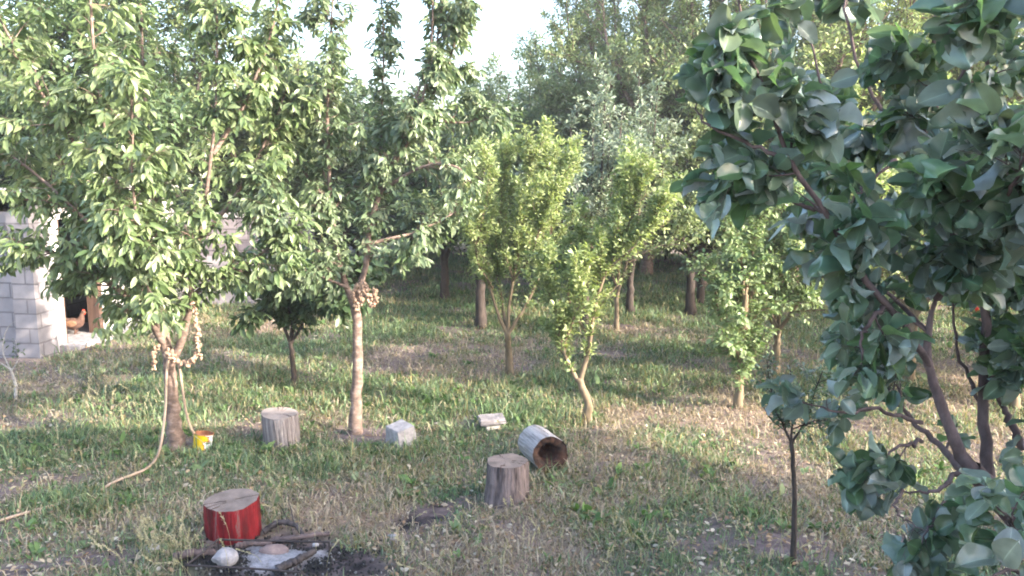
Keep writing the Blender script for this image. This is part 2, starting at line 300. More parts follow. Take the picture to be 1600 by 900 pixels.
def build_grass():
    rng = np.random.default_rng(11); G = MB(); S = MB()
    # green tufts
    tx, ty = scatter(70000, 3.7, 24, 1.75, rng); d, gr, b = masks(tx, ty)
    p = np.clip(gr*1.7-d*.55+.14, .08, 1)*np.clip(1.02-b*1.35, 0.01, 1); k = (rng.random(len(tx)) < p) & keep(tx, ty); tx, ty, d, gr = tx[k], ty[k], d[k], gr[k]
    nb = rng.integers(6, 15, len(tx)); idx = np.repeat(np.arange(len(tx)), nb); n = len(idx)
    sp = .03+.004*ty[idx]; x = tx[idx]+rng.normal(0, 1, n)*sp; y = ty[idx]+rng.normal(0, 1, n)*sp
    tall = blob(tx, ty, [(950, 635, 60, 10, .8), (740, 655, 70, 12, .8), (860, 600, 40, 10, .5), (1030, 600, 50, 10, .5), (640, 715, 40, 10, .5), (500, 740, 80, 15, .3), (130, 790, 60, 12, .4), (270, 640, 50, 10, .3)])*(.3+1.2*fbm(tx, ty, 3, 301))
    th = (.05+.05*rng.random(len(tx))**1.5)*(.7+.5*gr)*(1+1.6*np.clip(tall, 0, 1))*(1+.8*np.clip((ty-9)/10, 0, 1)*.5)
    h = (th*np.clip(.55+.07*ty, .8, 1.15)*np.clip(.55+.95*fbm(tx, ty, 2.2, 401), .6, 1.5))[idx]*np.exp(rng.normal(0, .35, n))*.84; wd = (.0038+.0007*ty[idx])*np.exp(rng.normal(0, .3, n))
    tc = pal([(.105, .175, .08), (.16, .23, .115), (.22, .27, .15), (.085, .145, .075), (.14, .19, .13)], len(tx), rng)
    yel = pal([(.26, .24, .11), (.3, .26, .15)], n, rng); tc = tc*(.75+.6*fbm(tx, ty, 1.6, 201))[:, None]*np.exp(rng.normal(0, .22, (len(tx), 1))); col = tc[idx]*np.exp(rng.normal(0, .18, (n, 1))); m = (rng.random(n) < .08+.4*d[idx])[:, None]; col = np.where(m, yel, col)
    blades(G, x, y, h, wd, np.abs(rng.normal(.95, .45, n)), col, rng)
    o = G.build('grass', M_GRASS); tag(o, 'green grass growing in tufts over the orchard floor', 'grass', kind='stuff')
    # straw
    n = 260000; x, y = scatter(n, 3.6, 22, 1.8, rng); d, gr, b = masks(x, y); k = (rng.random(n) < np.clip(d*1.05+.0, 0, 1)*np.clip(1.1-b*.8, 0, 1)) & keep(x, y); x, y = x[k], y[k]; n = len(x)
    col = pal([(.28, .225, .165), (.39, .33, .25), (.19, .15, .12), (.31, .25, .19), (.46, .4, .32)], n, rng)
    blades(S, x, y, .05+.12*rng.random(n)**1.4, (.0026+.0007*y)*np.exp(rng.normal(0, .3, n)), np.abs(rng.normal(1.25, .35, n)), col, rng)
    # a few standing dry seed stalks
    o = S.build('dry_grass', M_GRASS); tag(o, 'dead straw lying flat between the green tufts', 'dry grass', kind='stuff')
    # broad weeds
    Wd = MB(); n0 = 6500; x, y = scatter(n0, 3.9, 16, 1.7, rng); d, gr, b = masks(x, y)
    k = (rng.random(n0) < np.clip(gr-.25, 0.03, 1)*(1-b)) & keep(x, y); x, y = x[k], y[k]; nb = rng.integers(5, 11, len(x)); idx = np.repeat(np.arange(len(x)), nb); n = len(idx)
    az = rng.uniform(0, 6.28, n); el = rng.uniform(.15, 1.1, n); dd = np.stack([np.cos(az)*np.cos(el), np.sin(az)*np.cos(el), np.sin(el)], -1)
    sz = (.035+.05*rng.random(len(x)))[idx]*np.exp(rng.normal(0, .25, n))
    pos = np.stack([x[idx]+rng.normal(0, .025, n), y[idx]+rng.normal(0, .025, n), hgt(x[idx], y[idx])+rng.random(n)*.03], -1)
    c = pal([(.07, .13, .04), (.11, .19, .06), (.15, .22, .1), (.2, .24, .14)], len(x), rng)[idx]
    put_leaves(Wd, pos, dd, np.array([0, 0, 1.])+rng.normal(0, .3, (n, 3)), sz, sz*rng.uniform(.25, .55, n), 'mid', c)
    tag(Wd.build('low_weeds', M_GRASS), 'low broad leaved weeds scattered among the grass', 'weeds', kind='stuff')
    # litter: fallen leaves and chips
    Lt = MB(); n = 20000; x, y = scatter(n, 3.9, 14, 1.8, rng); k = keep(x, y); x, y = x[k], y[k]; n = len(x)
    az = rng.uniform(0, 6.28, n); dd = np.stack([np.cos(az), np.sin(az), rng.normal(0, .25, n)], -1); sz = .02+.035*rng.random(n)
    put_leaves(Lt, np.stack([x, y, hgt(x, y)+.012+.02*rng.random(n)], -1), dd, np.array([0, 0, 1.])+rng.normal(0, .4, (n, 3)), sz, sz*.55, 'mid', pal([(.3, .2, .12), (.42, .33, .24), (.2, .13, .09), (.5, .45, .38)], n, rng), 2.)
    tag(Lt.build('fallen_leaves', M_GRASS), 'curled brown fallen leaves lying on the ground', 'fallen leaves', kind='stuff')
build_grass()

# ------------------------------------------------------------------ trees
def poly(spec, Y0):
    return np.array([at(p[0], p[1], Y0+(p[2] if len(p) > 2 else 0)) for p in spec])
def tree(name, label, cat, trunk, limbs, r0, leafm, bark, palette, sec, tw, lf, seed, group=None, r_limb=.6, rtip=.006, cname='crown', twig_mat=None, cull=None, limb_rough=.04, flare=1.35, extra=None):
    """trunk: world polyline; limbs: list of world polylines; sec / tw: dicts for spawn; lf: dict for twig_leaves"""
    rng = np.random.default_rng(seed); base = np.array(trunk[0])
    root = empty(name, base, label, cat, group); bpy.context.view_layer.update()
    K = 16; T = catmull(trunk, K); s = np.linspace(0, 1, K)
    R = r0*(1-.28*s)*(1+(flare-1)*np.exp(-s*9)); T[0, 2] -= .05
    T[1:-1] += rng.normal(0, r0*.09, (K-2, 3))
    mb = MB(); tubes(mb, T, R, 12, rough=.05, rng=rng); mb.build('trunk', bark, root)
    LC, LR = [], []
    for q in limbs:
        C = catmull(q, 18); ln = np.linalg.norm(np.diff(C, axis=0), axis=1).sum()
        C[2:] += np.cumsum(rng.normal(0, .004*ln, (16, 3)), 0)*.5
        dd = np.linalg.norm(T-C[0], axis=1).min()
        rb = r0*r_limb if dd < r0*2 else r0*r_limb*.55
        Rr = rb+(rtip-rb)*np.linspace(0, 1, 18)**.8
        mb = MB(); tubes(mb, C, Rr, 8, rough=limb_rough, rng=rng); mb.build('limb', bark, root); LC.append(C); LR.append(Rr)
    LC = np.array(LC); LR = np.array(LR)
    mb = MB(); C2, R2 = spawn(LC, LR, rng=rng, **sec); tubes(mb, C2, R2, 5)
    allC = np.concatenate([C2, np.array([catmull(c, C2.shape[1]) for c in LC])]); allR = np.concatenate([R2, LR[:, :C2.shape[1]]*.3])
    C3, R3 = spawn(allC, allR, rng=rng, **tw)
    if cull is not None: k = keep_px(C3, cull, rng); C3, R3 = C3[k], R3[k]
    R3 = np.minimum(R3, .006); tubes(mb, C3, R3, 3)
    for a_ in mb.m: a_[:] = 1
    twig_leaves(mb, C3, palette=palette, rng=rng, **lf); mb.build(cname, [leafm, twig_mat or bark], root)
    if extra: extra(root, C3, rng)
    return root

P_CHERRY = [(.105, .16, .06), (.165, .225, .095), (.25, .3, .16), (.065, .105, .04), (.12, .17, .08)]
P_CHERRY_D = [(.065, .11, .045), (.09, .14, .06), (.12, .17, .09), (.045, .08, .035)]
P_PLUM = [(.21, .28, .11), (.3, .36, .16), (.13, .19, .08), (.38, .42, .22)]
P_OLIVE = [(.15, .205, .085), (.21, .26, .12), (.1, .15, .065), (.29, .33, .17)]
P_SILVER = [(.15, .2, .14), (.1, .15, .1), (.24, .28, .22)]
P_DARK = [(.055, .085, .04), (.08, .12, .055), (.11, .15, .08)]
P_PIST = [(.06, .115, .055), (.09, .14, .08), (.04, .08, .04), (.24, .26, .25), (.09, .16, .045), (.12, .16, .125), (.055, .1, .06), (.17, .2, .18)]

# cherry with the hose
b = g(275, 702); Y0 = b[1]
tr = poly([(275, 702), (271, 650), (266, 600), (264, 562)], Y0)
tree('cherry_tree', 'large cherry tree with a hose over its fork and a yellow tin at its foot', 'tree', tr,
     [poly(q, Y0) for q in [
      [(264, 565), (250, 520, -.05), (235, 470, -.2), (215, 400, -.4), (190, 300, -.6), (165, 160, -.7), (150, 40, -.7), (140, -150, -.6)],
      [(266, 570), (290, 520), (303, 460), (306, 400), (320, 340), (335, 230), (345, 100), (340, -120)],
      [(264, 560), (258, 500, .3), (250, 400, .5), (235, 250, .6), (226, 100, .6), (222, -80, .6)],
      [(258, 540), (220, 480, -.3), (160, 435, -.5), (90, 400, -.6), (10, 375, -.7)],
      [(303, 460), (345, 430, 0), (395, 405, .1), (440, 370, .2)],
      [(250, 520, -.05), (222, 430, -.7), (205, 320, -1.0), (200, 150, -1.1)],
      [(200, 320, -.6), (120, 230, -.6), (50, 120, -.6), (-40, -40, -.5)],
      [(333, 240), (385, 160, .1), (425, 50, .1), (445, -80, .1)],
      [(225, 430, -.35), (130, 340, -.5), (40, 260, -.4), (-60, 200, -.3)],
      [(310, 380), (370, 300, .3), (420, 210, .5), (450, 130, .6)],
      [(245, 500, -.1), (215, 490, -.3), (185, 480, -.45)],
      [(262, 545), (240, 500, .5), (160, 380, 1.0), (80, 200, 1.4), (40, 40, 1.6)]]],
     .068, M_CHERRY, M_BARK, P_CHERRY, dict(n=165, t0=.3, ang=58, asd=16, L=.46, up=.12, droop=.12, K=7, rr=.45),
     dict(n=2700, t0=.16, ang=50, L=.17, lsd=.3, up=.15, droop=.15, K=4),
     dict(m=8, L=.084, W=.031, lsd=.24, tpl='mid', t0=.35, spread=.75, fwd=.75, down=.95, flat=.35, jit=.3), 21, cull=lambda px, py, r: ~((px < 150) & (py > 455)) & ~((px < 60) & (py > 420)) & ~((px > 285) & (py > 555)) & ~((py > 592)))
# cherry with cords on the fork
b = g(557, 680); Y0 = b[1]
tree('cherry_tree', 'tall cherry tree between the pale stump and the angular block, cord garland at its fork', 'tree', poly([(557, 680), (556, 620), (560, 560), (557, 500), (553, 472)], Y0),
     [poly(q, Y0) for q in [
      [(553, 477), (532, 420), (518, 330), (512, 200), (520, 60), (526, -100)],
      [(555, 478), (572, 405), (578, 350), (600, 290), (625, 230), (655, 150), (690, 50), (700, -100)],
      [(580, 345), (592, 280, .2), (596, 180, .25), (600, 60, .3), (592, -100, .3)],
      [(532, 420), (480, 380, -.3), (430, 345, -.45), (395, 310, -.5)],
      [(578, 380), (640, 365, .3), (690, 345, .5), (730, 320, .6)],
      [(640, 190), (690, 190, .1), (735, 190, .2), (760, 170, .2)],
      [(517, 330), (465, 250, .2), (435, 150, .2), (420, 20, .2)],
      [(575, 400), (620, 400, -.3), (650, 380, -.4)],
      [(545, 450), (500, 430, -.4), (470, 420, -.5)],
      [(600, 295), (660, 260, -.2), (710, 260, -.3), (740, 290, -.3)],
      [(625, 230), (680, 130, .1), (715, 20, .1), (735, -110, .1)], [(610, 270), (645, 200, -.1), (672, 70, -.1), (672, -100, -.1)]]],
     .056, M_CHERRY, M_BARK, [(c[0]*.95, c[1]*.95, c[2]*1.15) for c in P_CHERRY], dict(n=150, t0=.3, ang=56, asd=14, L=.34, up=.15, droop=.1, K=7, rr=.45),
     dict(n=2300, t0=.15, ang=50, L=.15, lsd=.3, up=.15, droop=.15, K=4),
     dict(m=8, L=.074, W=.028, lsd=.24, tpl='mid', t0=.35, spread=.75, fwd=.75, down=.9, flat=.35, jit=.3), 22, cull=lambda px, py, r: ~((px > 515) & (px < 625) & (py > 425)) & ~((py > 490)) & ~((py < 150) & (np.abs(px-645) < 22)) & ~((py < 190) & (py > 20) & (np.abs(px-560) < 16)))
# small dark tree behind
b = g(460, 603); Y0 = b[1]
tree('cherry_tree', 'small dark fan shaped tree standing in the grass behind the pale stump', 'tree', poly([(460, 603), (458, 570), (454, 535)], Y0),
     [poly(q, Y0) for q in [[(454, 537), (440, 500), (425, 465, -.1), (400, 430, -.3)], [(454, 537), (455, 500), (440, 450, .1), (445, 400, .2)], [(455, 537), (475, 500), (480, 460), (490, 400)],
      [(455, 530), (466, 480, .2), (462, 430, .3)], [(480, 470), (530, 440, .1), (580, 430, .2)], [(475, 495), (500, 470, -.3), (520, 440, -.5)]]],
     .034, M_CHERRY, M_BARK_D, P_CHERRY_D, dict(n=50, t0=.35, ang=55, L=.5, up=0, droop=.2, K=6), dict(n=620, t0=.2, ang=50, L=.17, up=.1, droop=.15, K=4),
     dict(m=6, L=.11, W=.05, tpl='mid', t0=.2, down=.6, fwd=.7), 23)
# plum, left
b = g(796, 586); Y0 = b[1]
UP = dict(ang=28, asd=9, up=.45, droop=0)
tree('plum_tree', 'yellow green plum tree forking into a wide vase, dry strip at its foot', 'tree', poly([(796, 586), (795, 550), (792, 520)], Y0),
     [poly(q, Y0) for q in [[(792, 522), (775, 480), (755, 420), (735, 360), (722, 300)], [(793, 522), (785, 470, .2), (775, 400, .2), (780, 320, .3), (785, 235, .3)],
      [(793, 520), (797, 460), (808, 390), (822, 300), (830, 240)], [(794, 522), (820, 480), (845, 430), (862, 370), (880, 300), (905, 255)],
      [(845, 430), (850, 370, .3), (848, 300, .4), (855, 260, .4)], [(770, 450), (745, 400, -.3), (760, 320, -.4), (770, 260, -.4)], [(800, 440), (830, 400, -.4), (850, 340, -.5), (872, 290, -.5)]]],
     .05, M_PLUM, M_BARK_L, P_PLUM, dict(n=120, t0=.32, L=.5, K=6, rr=.4, ang=32, asd=12, up=.5), dict(n=2500, t0=.1, L=.13, K=4, ang=38, asd=12, up=.3),
     dict(m=7, L=.054, W=.024, tpl='mid', t0=.1, spread=.9, fwd=.8, down=.0, flat=.5), 24, r_limb=.5, cull=lambda px, py, r: (py < 430) | (r > .7))
# plum, centre
b = g(917, 660); Y0 = b[1]
tree('plum_tree', 'leaning young plum tree with two spread arms rising from tall grass', 'tree', poly([(917, 660), (918, 630), (910, 605), (903, 590)], Y0),
     [poly(q, Y0) for q in [[(903, 595), (888, 570), (875, 530), (862, 480), (850, 430)], [(906, 597), (920, 540), (930, 480), (950, 420), (985, 350), (1010, 260)],
      [(930, 480), (935, 420, .2), (955, 350, .3), (975, 270, .3)], [(950, 420), (990, 385, -.1), (1025, 335, -.1), (1050, 290, -.1)], [(922, 530), (890, 470, .1), (895, 410, .2), (905, 370, .2)], [(880, 540), (900, 490, -.1), (915, 440, -.1)]]],
     .045, M_PLUM, M_BARK_L, P_PLUM, dict(n=85, t0=.28, L=.4, K=6, rr=.4, ang=32, asd=12, up=.5), dict(n=1800, t0=.1, L=.12, K=4, ang=38, asd=12, up=.3),
     dict(m=7, L=.052, W=.023, tpl='mid', t0=.1, spread=.9, fwd=.8, down=.0, flat=.5), 25, r_limb=.6, cull=lambda px, py, r: (r > .35) | (py < 420) | (px < 890))
# right, sparse column
b = g(1155, 637); Y0 = b[1]
tree('plum_tree', 'slim plum tree with pale patchy bark and leaves down its trunk, near the sapling', 'tree', poly([(1153, 637), (1157, 580), (1160, 520), (1165, 460)], Y0),
     [poly(q, Y0) for q in [[(1163, 480), (1160, 420), (1150, 360), (1140, 310)], [(1162, 500), (1180, 440, .2), (1210, 370, .3), (1230, 310, .3)], [(1158, 560), (1135, 520, -.1), (1120, 470, -.2), (1115, 410, -.2)],
      [(1162, 520), (1190, 480, .3), (1230, 430, .3), (1260, 360, .4)], [(1156, 600), (1175, 560, -.1), (1195, 520, -.1)], [(1163, 470), (1175, 400), (1185, 330), (1190, 290)]]],
     .042, M_ORCH, M_BARK_L, [(.13, .2, .08), (.19, .26, .12), (.25, .31, .17), (.09, .15, .06)], dict(n=95, t0=.05, ang=50, L=.4, up=.1, droop=.1, K=6), dict(n=1200, t0=.05, ang=45, L=.17, up=.2, K=4),
     dict(m=8, L=.055, W=.03, tpl='mid', t0=.1, down=.15, fwd=.7), 26, r_limb=.5)
# sapling in front
b = g(1238, 882); Y0 = b[1]
tree('sapling', 'thin dark stemmed sapling with a small round crown, alone in the right foreground', 'sapling', poly([(1238, 882), (1242, 810), (1240, 740), (1236, 688)], Y0),
     [poly(q, Y0) for q in [[(1236, 692), (1220, 655), (1206, 610), (1200, 565)], [(1236, 692), (1240, 640), (1234, 570)], [(1237, 692), (1260, 655), (1272, 615), (1285, 580)], [(1230, 675), (1205, 655, .1), (1190, 630, .1)], [(1240, 670), (1265, 660, -.1), (1285, 655, -.1)]]],
     .017, M_ORCH, M_BARK_D, P_PIST, dict(n=46, t0=.15, ang=52, L=.17, up=.1, K=5), dict(n=260, t0=.1, ang=50, L=.08, up=.1, K=4),
     dict(m=7, L=.026, W=.015, tpl='mid', t0=.1, down=.1), 27, rtip=.003, r_limb=.5)
# white stemmed twig at far left
b = g(25, 625); Y0 = b[1]
tree('sapling', 'almost leafless sapling with a pale painted stem at the left edge by the shed', 'sapling', poly([(25, 625), (24, 600), (16, 575)], Y0),
     [poly(q, Y0) for q in [[(16, 577), (5, 550), (8, 520), (18, 505)], [(18, 580), (28, 560), (24, 530)], [(16, 577), (-5, 560), (-20, 520)]]],
     .018, M_ORCH, surf_mat('limewash', (.2, .18, .17), (.5, .47, .44), 25), P_DARK, dict(n=6, t0=.3, ang=40, L=.15, K=5), dict(n=14, t0=.1, L=.08, K=4), dict(m=4, L=.04, W=.02, tpl='mid'), 28, rtip=.003, r_limb=.5)

def auto_tree(name, label, cat, base, H, spread, ht, r0, nl, seed, leafm, bark, palette, nsec, ntw, m, L, W, tpl='lo', up=.3, lean=(0, 0), group='orchard trees behind', habit=.5, tl=.22, secL=.5, down=.2, tdroop=.1):
    rng = np.random.default_rng(seed); b = np.array([base[0], base[1], float(hgt(base[0], base[1]))])
    trunk = [b, b+np.array([lean[0]*.4, lean[1]*.4, ht*.55])*1, b+np.array([lean[0], lean[1], ht])]
    limbs = []
    for i in range(nl):
        a = i*2.4+rng.uniform(0, 1); s = spread*rng.uniform(.5, 1); top = H-ht; hh = top*rng.uniform(.62, 1.0)
        if i == 0: s *= .15; hh = top
        o = trunk[-1]+np.array([0, 0, -rng.uniform(0, .25)*ht])
        dx, dy = math.cos(a)*s, math.sin(a)*s
        limbs.append([o, o+np.array([dx*.45, dy*.45, hh*(.22+.1*habit)]), o+np.array([dx*.85, dy*.85, hh*.6]), o+np.array([dx, dy, hh])])
    for i in range(nl):
        a = i*2.4+1.3; s = spread*rng.uniform(.8, 1.15); o = np.array(limbs[i][1]); dx, dy = math.cos(a)*s, math.sin(a)*s
        limbs.append([o, o+np.array([dx*.5, dy*.5, .25*(H-ht)*habit]), o+np.array([dx*.9, dy*.9, .3*(H-ht)*habit])])
    return tree(name, label, cat, trunk, limbs, r0, leafm, bark, palette, dict(n=nsec, t0=.15, ang=45, asd=15, L=secL, up=up, droop=.08, K=6),
                dict(n=ntw, t0=.1, ang=42, L=tl, up=up*.6, droop=tdroop, K=4), dict(m=m, L=L, W=W, tpl=tpl, t0=.1, down=down, fwd=.7), seed, group=group)
def gx(px, Y): return ((px-CX)/F*Y/ (math.cos(PITCH)) , Y)
def gp(px, py): q = g(px, py); return (q[0], q[1])
A = auto_tree
# orchard behind: (kind by kind, each with its own place)
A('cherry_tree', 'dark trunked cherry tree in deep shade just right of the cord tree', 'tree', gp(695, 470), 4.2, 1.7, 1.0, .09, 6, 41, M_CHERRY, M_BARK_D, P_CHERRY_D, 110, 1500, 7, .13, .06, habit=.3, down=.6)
A('apple_tree', 'straight grey trunk with thin crown behind the left plum tree', 'tree', gp(751, 512), 3.3, 1.0, 1.3, .085, 5, 42, M_ORCH, M_BARK_D, P_OLIVE, 70, 900, 7, .07, .035)
A('apple_tree', 'forked pale stem with thin crown behind the leaning plum tree', 'tree', gp(963, 517), 2.7, .8, .75, .04, 4, 43, M_ORCH, M_BARK_L, P_OLIVE, 50, 600, 7, .06, .03)
A('apricot_tree', 'dark thick trunk with low dense crown, left of the slim patchy plum', 'tree', gp(1078, 491), 3.4, 1.5, 1.1, .085, 6, 44, M_ORCH, M_BARK_D, P_OLIVE, 110, 1500, 7, .075, .045)
A('apricot_tree', 'dark trunk close behind the thick dark trunk, crown over both', 'tree', gp(1094, 474), 3.6, 1.6, 1.1, .075, 5, 45, M_ORCH, M_BARK_D, P_DARK, 90, 1200, 7, .08, .045)
A('apple_tree', 'loose bushy tree behind the slim patchy plum, thin upright stem', 'tree', gp(1212, 585), 2.7, .9, .6, .045, 5, 46, M_ORCH, M_BARK_L, P_OLIVE, 90, 1300, 7, .06, .034)
A('apple_tree', 'bright leaved tree with a pale trunk seen through the pistachio branches', 'tree', gp(1420, 600), 3.6, 1.4, 1.0, .06, 6, 47, M_PLUM, M_BARK_L, P_PLUM, 100, 1500, 7, .07, .038)
# silver apples with upright shoots
for k, (px, Y, H) in enumerate([(915, 12.6, 3.8), (985, 13.6, 4.1)]):
    A('apple_tree', ['grey leaved apple tree with upright shoots above the left plum arm', 'grey leaved apple tree with tallest upright shoots behind the leaning plum'][k], 'tree', gx(px, Y), H, .75, .8, .07, 9, 50+k, M_SILVER, M_BARK_D, P_SILVER, 90, 1300, 7, .08, .034, up=.7, tpl='mid', habit=1.1, tl=.2, down=.1)
# tall trees
TALL = [(1010, 19.0, 8.2, 2.2, 1.5, .15, 60, 'tall tree with pale tips between the leaning one and the broad one'), (1180, 20.0, 9.5, 2.6, 1.5, .15, 68, 'tall tree standing behind the broad olive leaved one'), (1090, 17.0, 9.0, 2.6, 1.8, .18, 61, 'broad tall tree with olive leaves filling the top right of the centre'),
        (950, 21.0, 7.4, 2.0, 1.6, .15, 62, 'tall loose tree leaning into the sky gap from its right side'),
        (1235, 15.5, 8.2, 2.4, 1.5, .15, 63, 'tall yellow green tree rising behind the pistachio crown'),
        (1400, 16.5, 8.5, 2.6, 1.5, .15, 64, 'tall tree at the back right, seen through the pistachio leaves'),
        (1560, 15.0, 8.5, 2.5, 1.5, .15, 65, 'tall tree behind the far right edge of the pistachio')]
for px, Y, H, sp, ht, r, sd_, lb in TALL:
    A('tall_tree', lb, 'tree', gx(px, Y), H, sp, ht, r, 11, sd_, M_ORCH, M_BARK, P_OLIVE if sd_ != 63 else P_PLUM, 330, 6000, 8, .095, .042, up=.3, tl=.32, secL=1.0, group='tall trees beyond the orchard', habit=.6)
A('walnut_tree', 'pale feathery tree standing in the middle of the sky gap', 'tree', gx(822, 24), 6.4, 1.4, 1.6, .12, 8, 66, M_ORCH, M_BARK_L, P_OLIVE, 150, 1500, 7, .12, .05, tl=.4, secL=.9, group='tall trees beyond the orchard', up=.5, habit=.9)
A('walnut_tree', 'low feathery tree left of the pale one in the sky gap', 'tree', gx(760, 20), 4.6, 1.6, 1.3, .12, 7, 67, M_ORCH, M_BARK_L, P_OLIVE, 190, 2900, 8, .1, .045, tl=.34, secL=.8, group='tall trees beyond the orchard', up=.5)
# behind the two cherries
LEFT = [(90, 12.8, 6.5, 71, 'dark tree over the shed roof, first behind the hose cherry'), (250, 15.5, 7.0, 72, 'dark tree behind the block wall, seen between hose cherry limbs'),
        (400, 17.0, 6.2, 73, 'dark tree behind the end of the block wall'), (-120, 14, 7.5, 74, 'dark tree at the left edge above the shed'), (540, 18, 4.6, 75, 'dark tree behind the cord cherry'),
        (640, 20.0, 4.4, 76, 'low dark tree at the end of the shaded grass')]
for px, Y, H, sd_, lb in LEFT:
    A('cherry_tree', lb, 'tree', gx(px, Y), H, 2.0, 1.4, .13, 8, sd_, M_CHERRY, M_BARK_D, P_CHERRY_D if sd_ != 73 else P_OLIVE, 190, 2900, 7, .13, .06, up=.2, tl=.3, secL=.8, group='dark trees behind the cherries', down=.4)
# undergrowth along the far side
for k, (px, Y, H) in enumerate([(560, 23, 2.2), (700, 25, 2.4), (830, 23, 2.3), (930, 21.5, 2.0), (1040, 22, 2.3), (1150, 21, 2.2), (1300, 19, 2.2), (1480, 18, 2.3), (440, 21, 2.3), (320, 20, 2.3), (1640, 17, 2.3)]):
    lb = ['second dark shrub behind the low dark tree', 'shrub directly below the low feathery tree', 'shrub at the foot of the pale feathery tree', 'shrub in the gap between the two plum trees', 'shrub behind the thick dark trunks, left side', 'shrub behind the slim patchy plum',
          'shrub behind the bushy tree and the pistachio tip', 'shrub behind the middle of the pistachio', 'shrub right of the block wall end', 'shrub just over the block wall', 'shrub at the far right edge behind the pistachio'][k]
    A('shrub', lb, 'shrub', gx(px, Y), H, 1.9, .25, .05, 8, 90+k, M_ORCH, M_BARK_D, P_DARK if k % 3 else P_OLIVE, 150, 2600, 7, .1, .05, up=.2, tl=.3, secL=.8, group='shrubs along the far side', habit=.4)
# distant trees closing the view
for k in range(11):
    px = [-150, 60, 230, 390, 560, 700, 850, 1000, 1180, 1400, 1650][k]; Y = 38+3*((k*7) % 4); H = [8, 8, 7.5, 7, 6.5, 6.2, 6.4, 8, 9, 9, 9][k]
    A('distant_tree', ['distant tree at the left edge', 'distant tree over the shed', 'distant tree over the block wall', 'distant tree over the wall end', 'distant tree behind the cord cherry', 'distant tree low in the left of the sky gap', 'distant tree low in the right of the sky gap',
      'distant tree behind the silver apples', 'distant tree behind the broad tall tree', 'distant tree behind the pistachio middle', 'distant tree at the right edge'][k], 'tree', gx(px, Y), H, 3.6, 1.2, .2, 8, 110+k, M_ORCH, M_BARK_D, P_OLIVE, 220, 3200, 7, .19, .1, tl=.6, secL=1.4, group='distant trees closing the view')

# unseen trees placed right of the frame to shade the far grass
for k, (x, y, H) in enumerate([(9.5, 12.5, 4.0), (8.5, 9.0, 2.8), (12.5, 15.5, 5.5)]):
    A('apricot_tree', ['orchard tree out to the right of the pistachio, tall', 'orchard tree out to the right of the pistachio, low', 'orchard tree furthest out to the right'][k], 'tree', (x, y), H, 1.7, 1.2, .12, 7, 130+k, M_ORCH, M_BARK_D, P_DARK, 90, 800, 6, .16, .09, tl=.3, secL=.8, group='orchard trees to the right')

# ------------------------------------------------------------------ pistachio in front
def pdist(px, py, L):
    d = np.full(len(px), 1e9)
    for (ax, ay), (bx, by) in zip(L[:-1], L[1:]):
        t = np.clip(((px-ax)*(bx-ax)+(py-ay)*(by-ay))/((bx-ax)**2+(by-ay)**2), 0, 1); d = np.minimum(d, np.hypot(px-ax-t*(bx-ax), py-ay-t*(by-ay)))
    return d
def pcull(px, py, r):
    near = (pdist(px, py, [(1452, 480), (1450, 560), (1466, 620), (1520, 735), (1568, 785)]) < 42) & (r > .2) | (pdist(px, py, [(1180, 110), (1232, 250)]) < 24) & (r > .4) | (pdist(px, py, [(1462, 40), (1462, 180)]) < 26) & (r > .4) | (pdist(px, py, [(1540, 720), (1537, 560)]) < 30) & (r > .3)
    open_ = (((px-1455)/120)**2+((py-640)/105)**2 < 1) & (r > .5)
    left = (px < 1285) & (py > 500) & ~((px > 1195) & (px < 1290) & (py > 575) & (py < 650))
    low = (px < 1300) & (py > 640) | (px < 1360) & (py > 820) | (px < 1215) & (py > 350) | (px < 1100) & (py < 210) | (px < 1060)
    low2 = (px < 1400) & (py > 840)
    thin = (py > 560) & ((r*7.3) % 1 > .8)
    return ~(near | open_ | left | low | low2 | thin | (py > 760) & ((r*11.7) % 1 > .55))
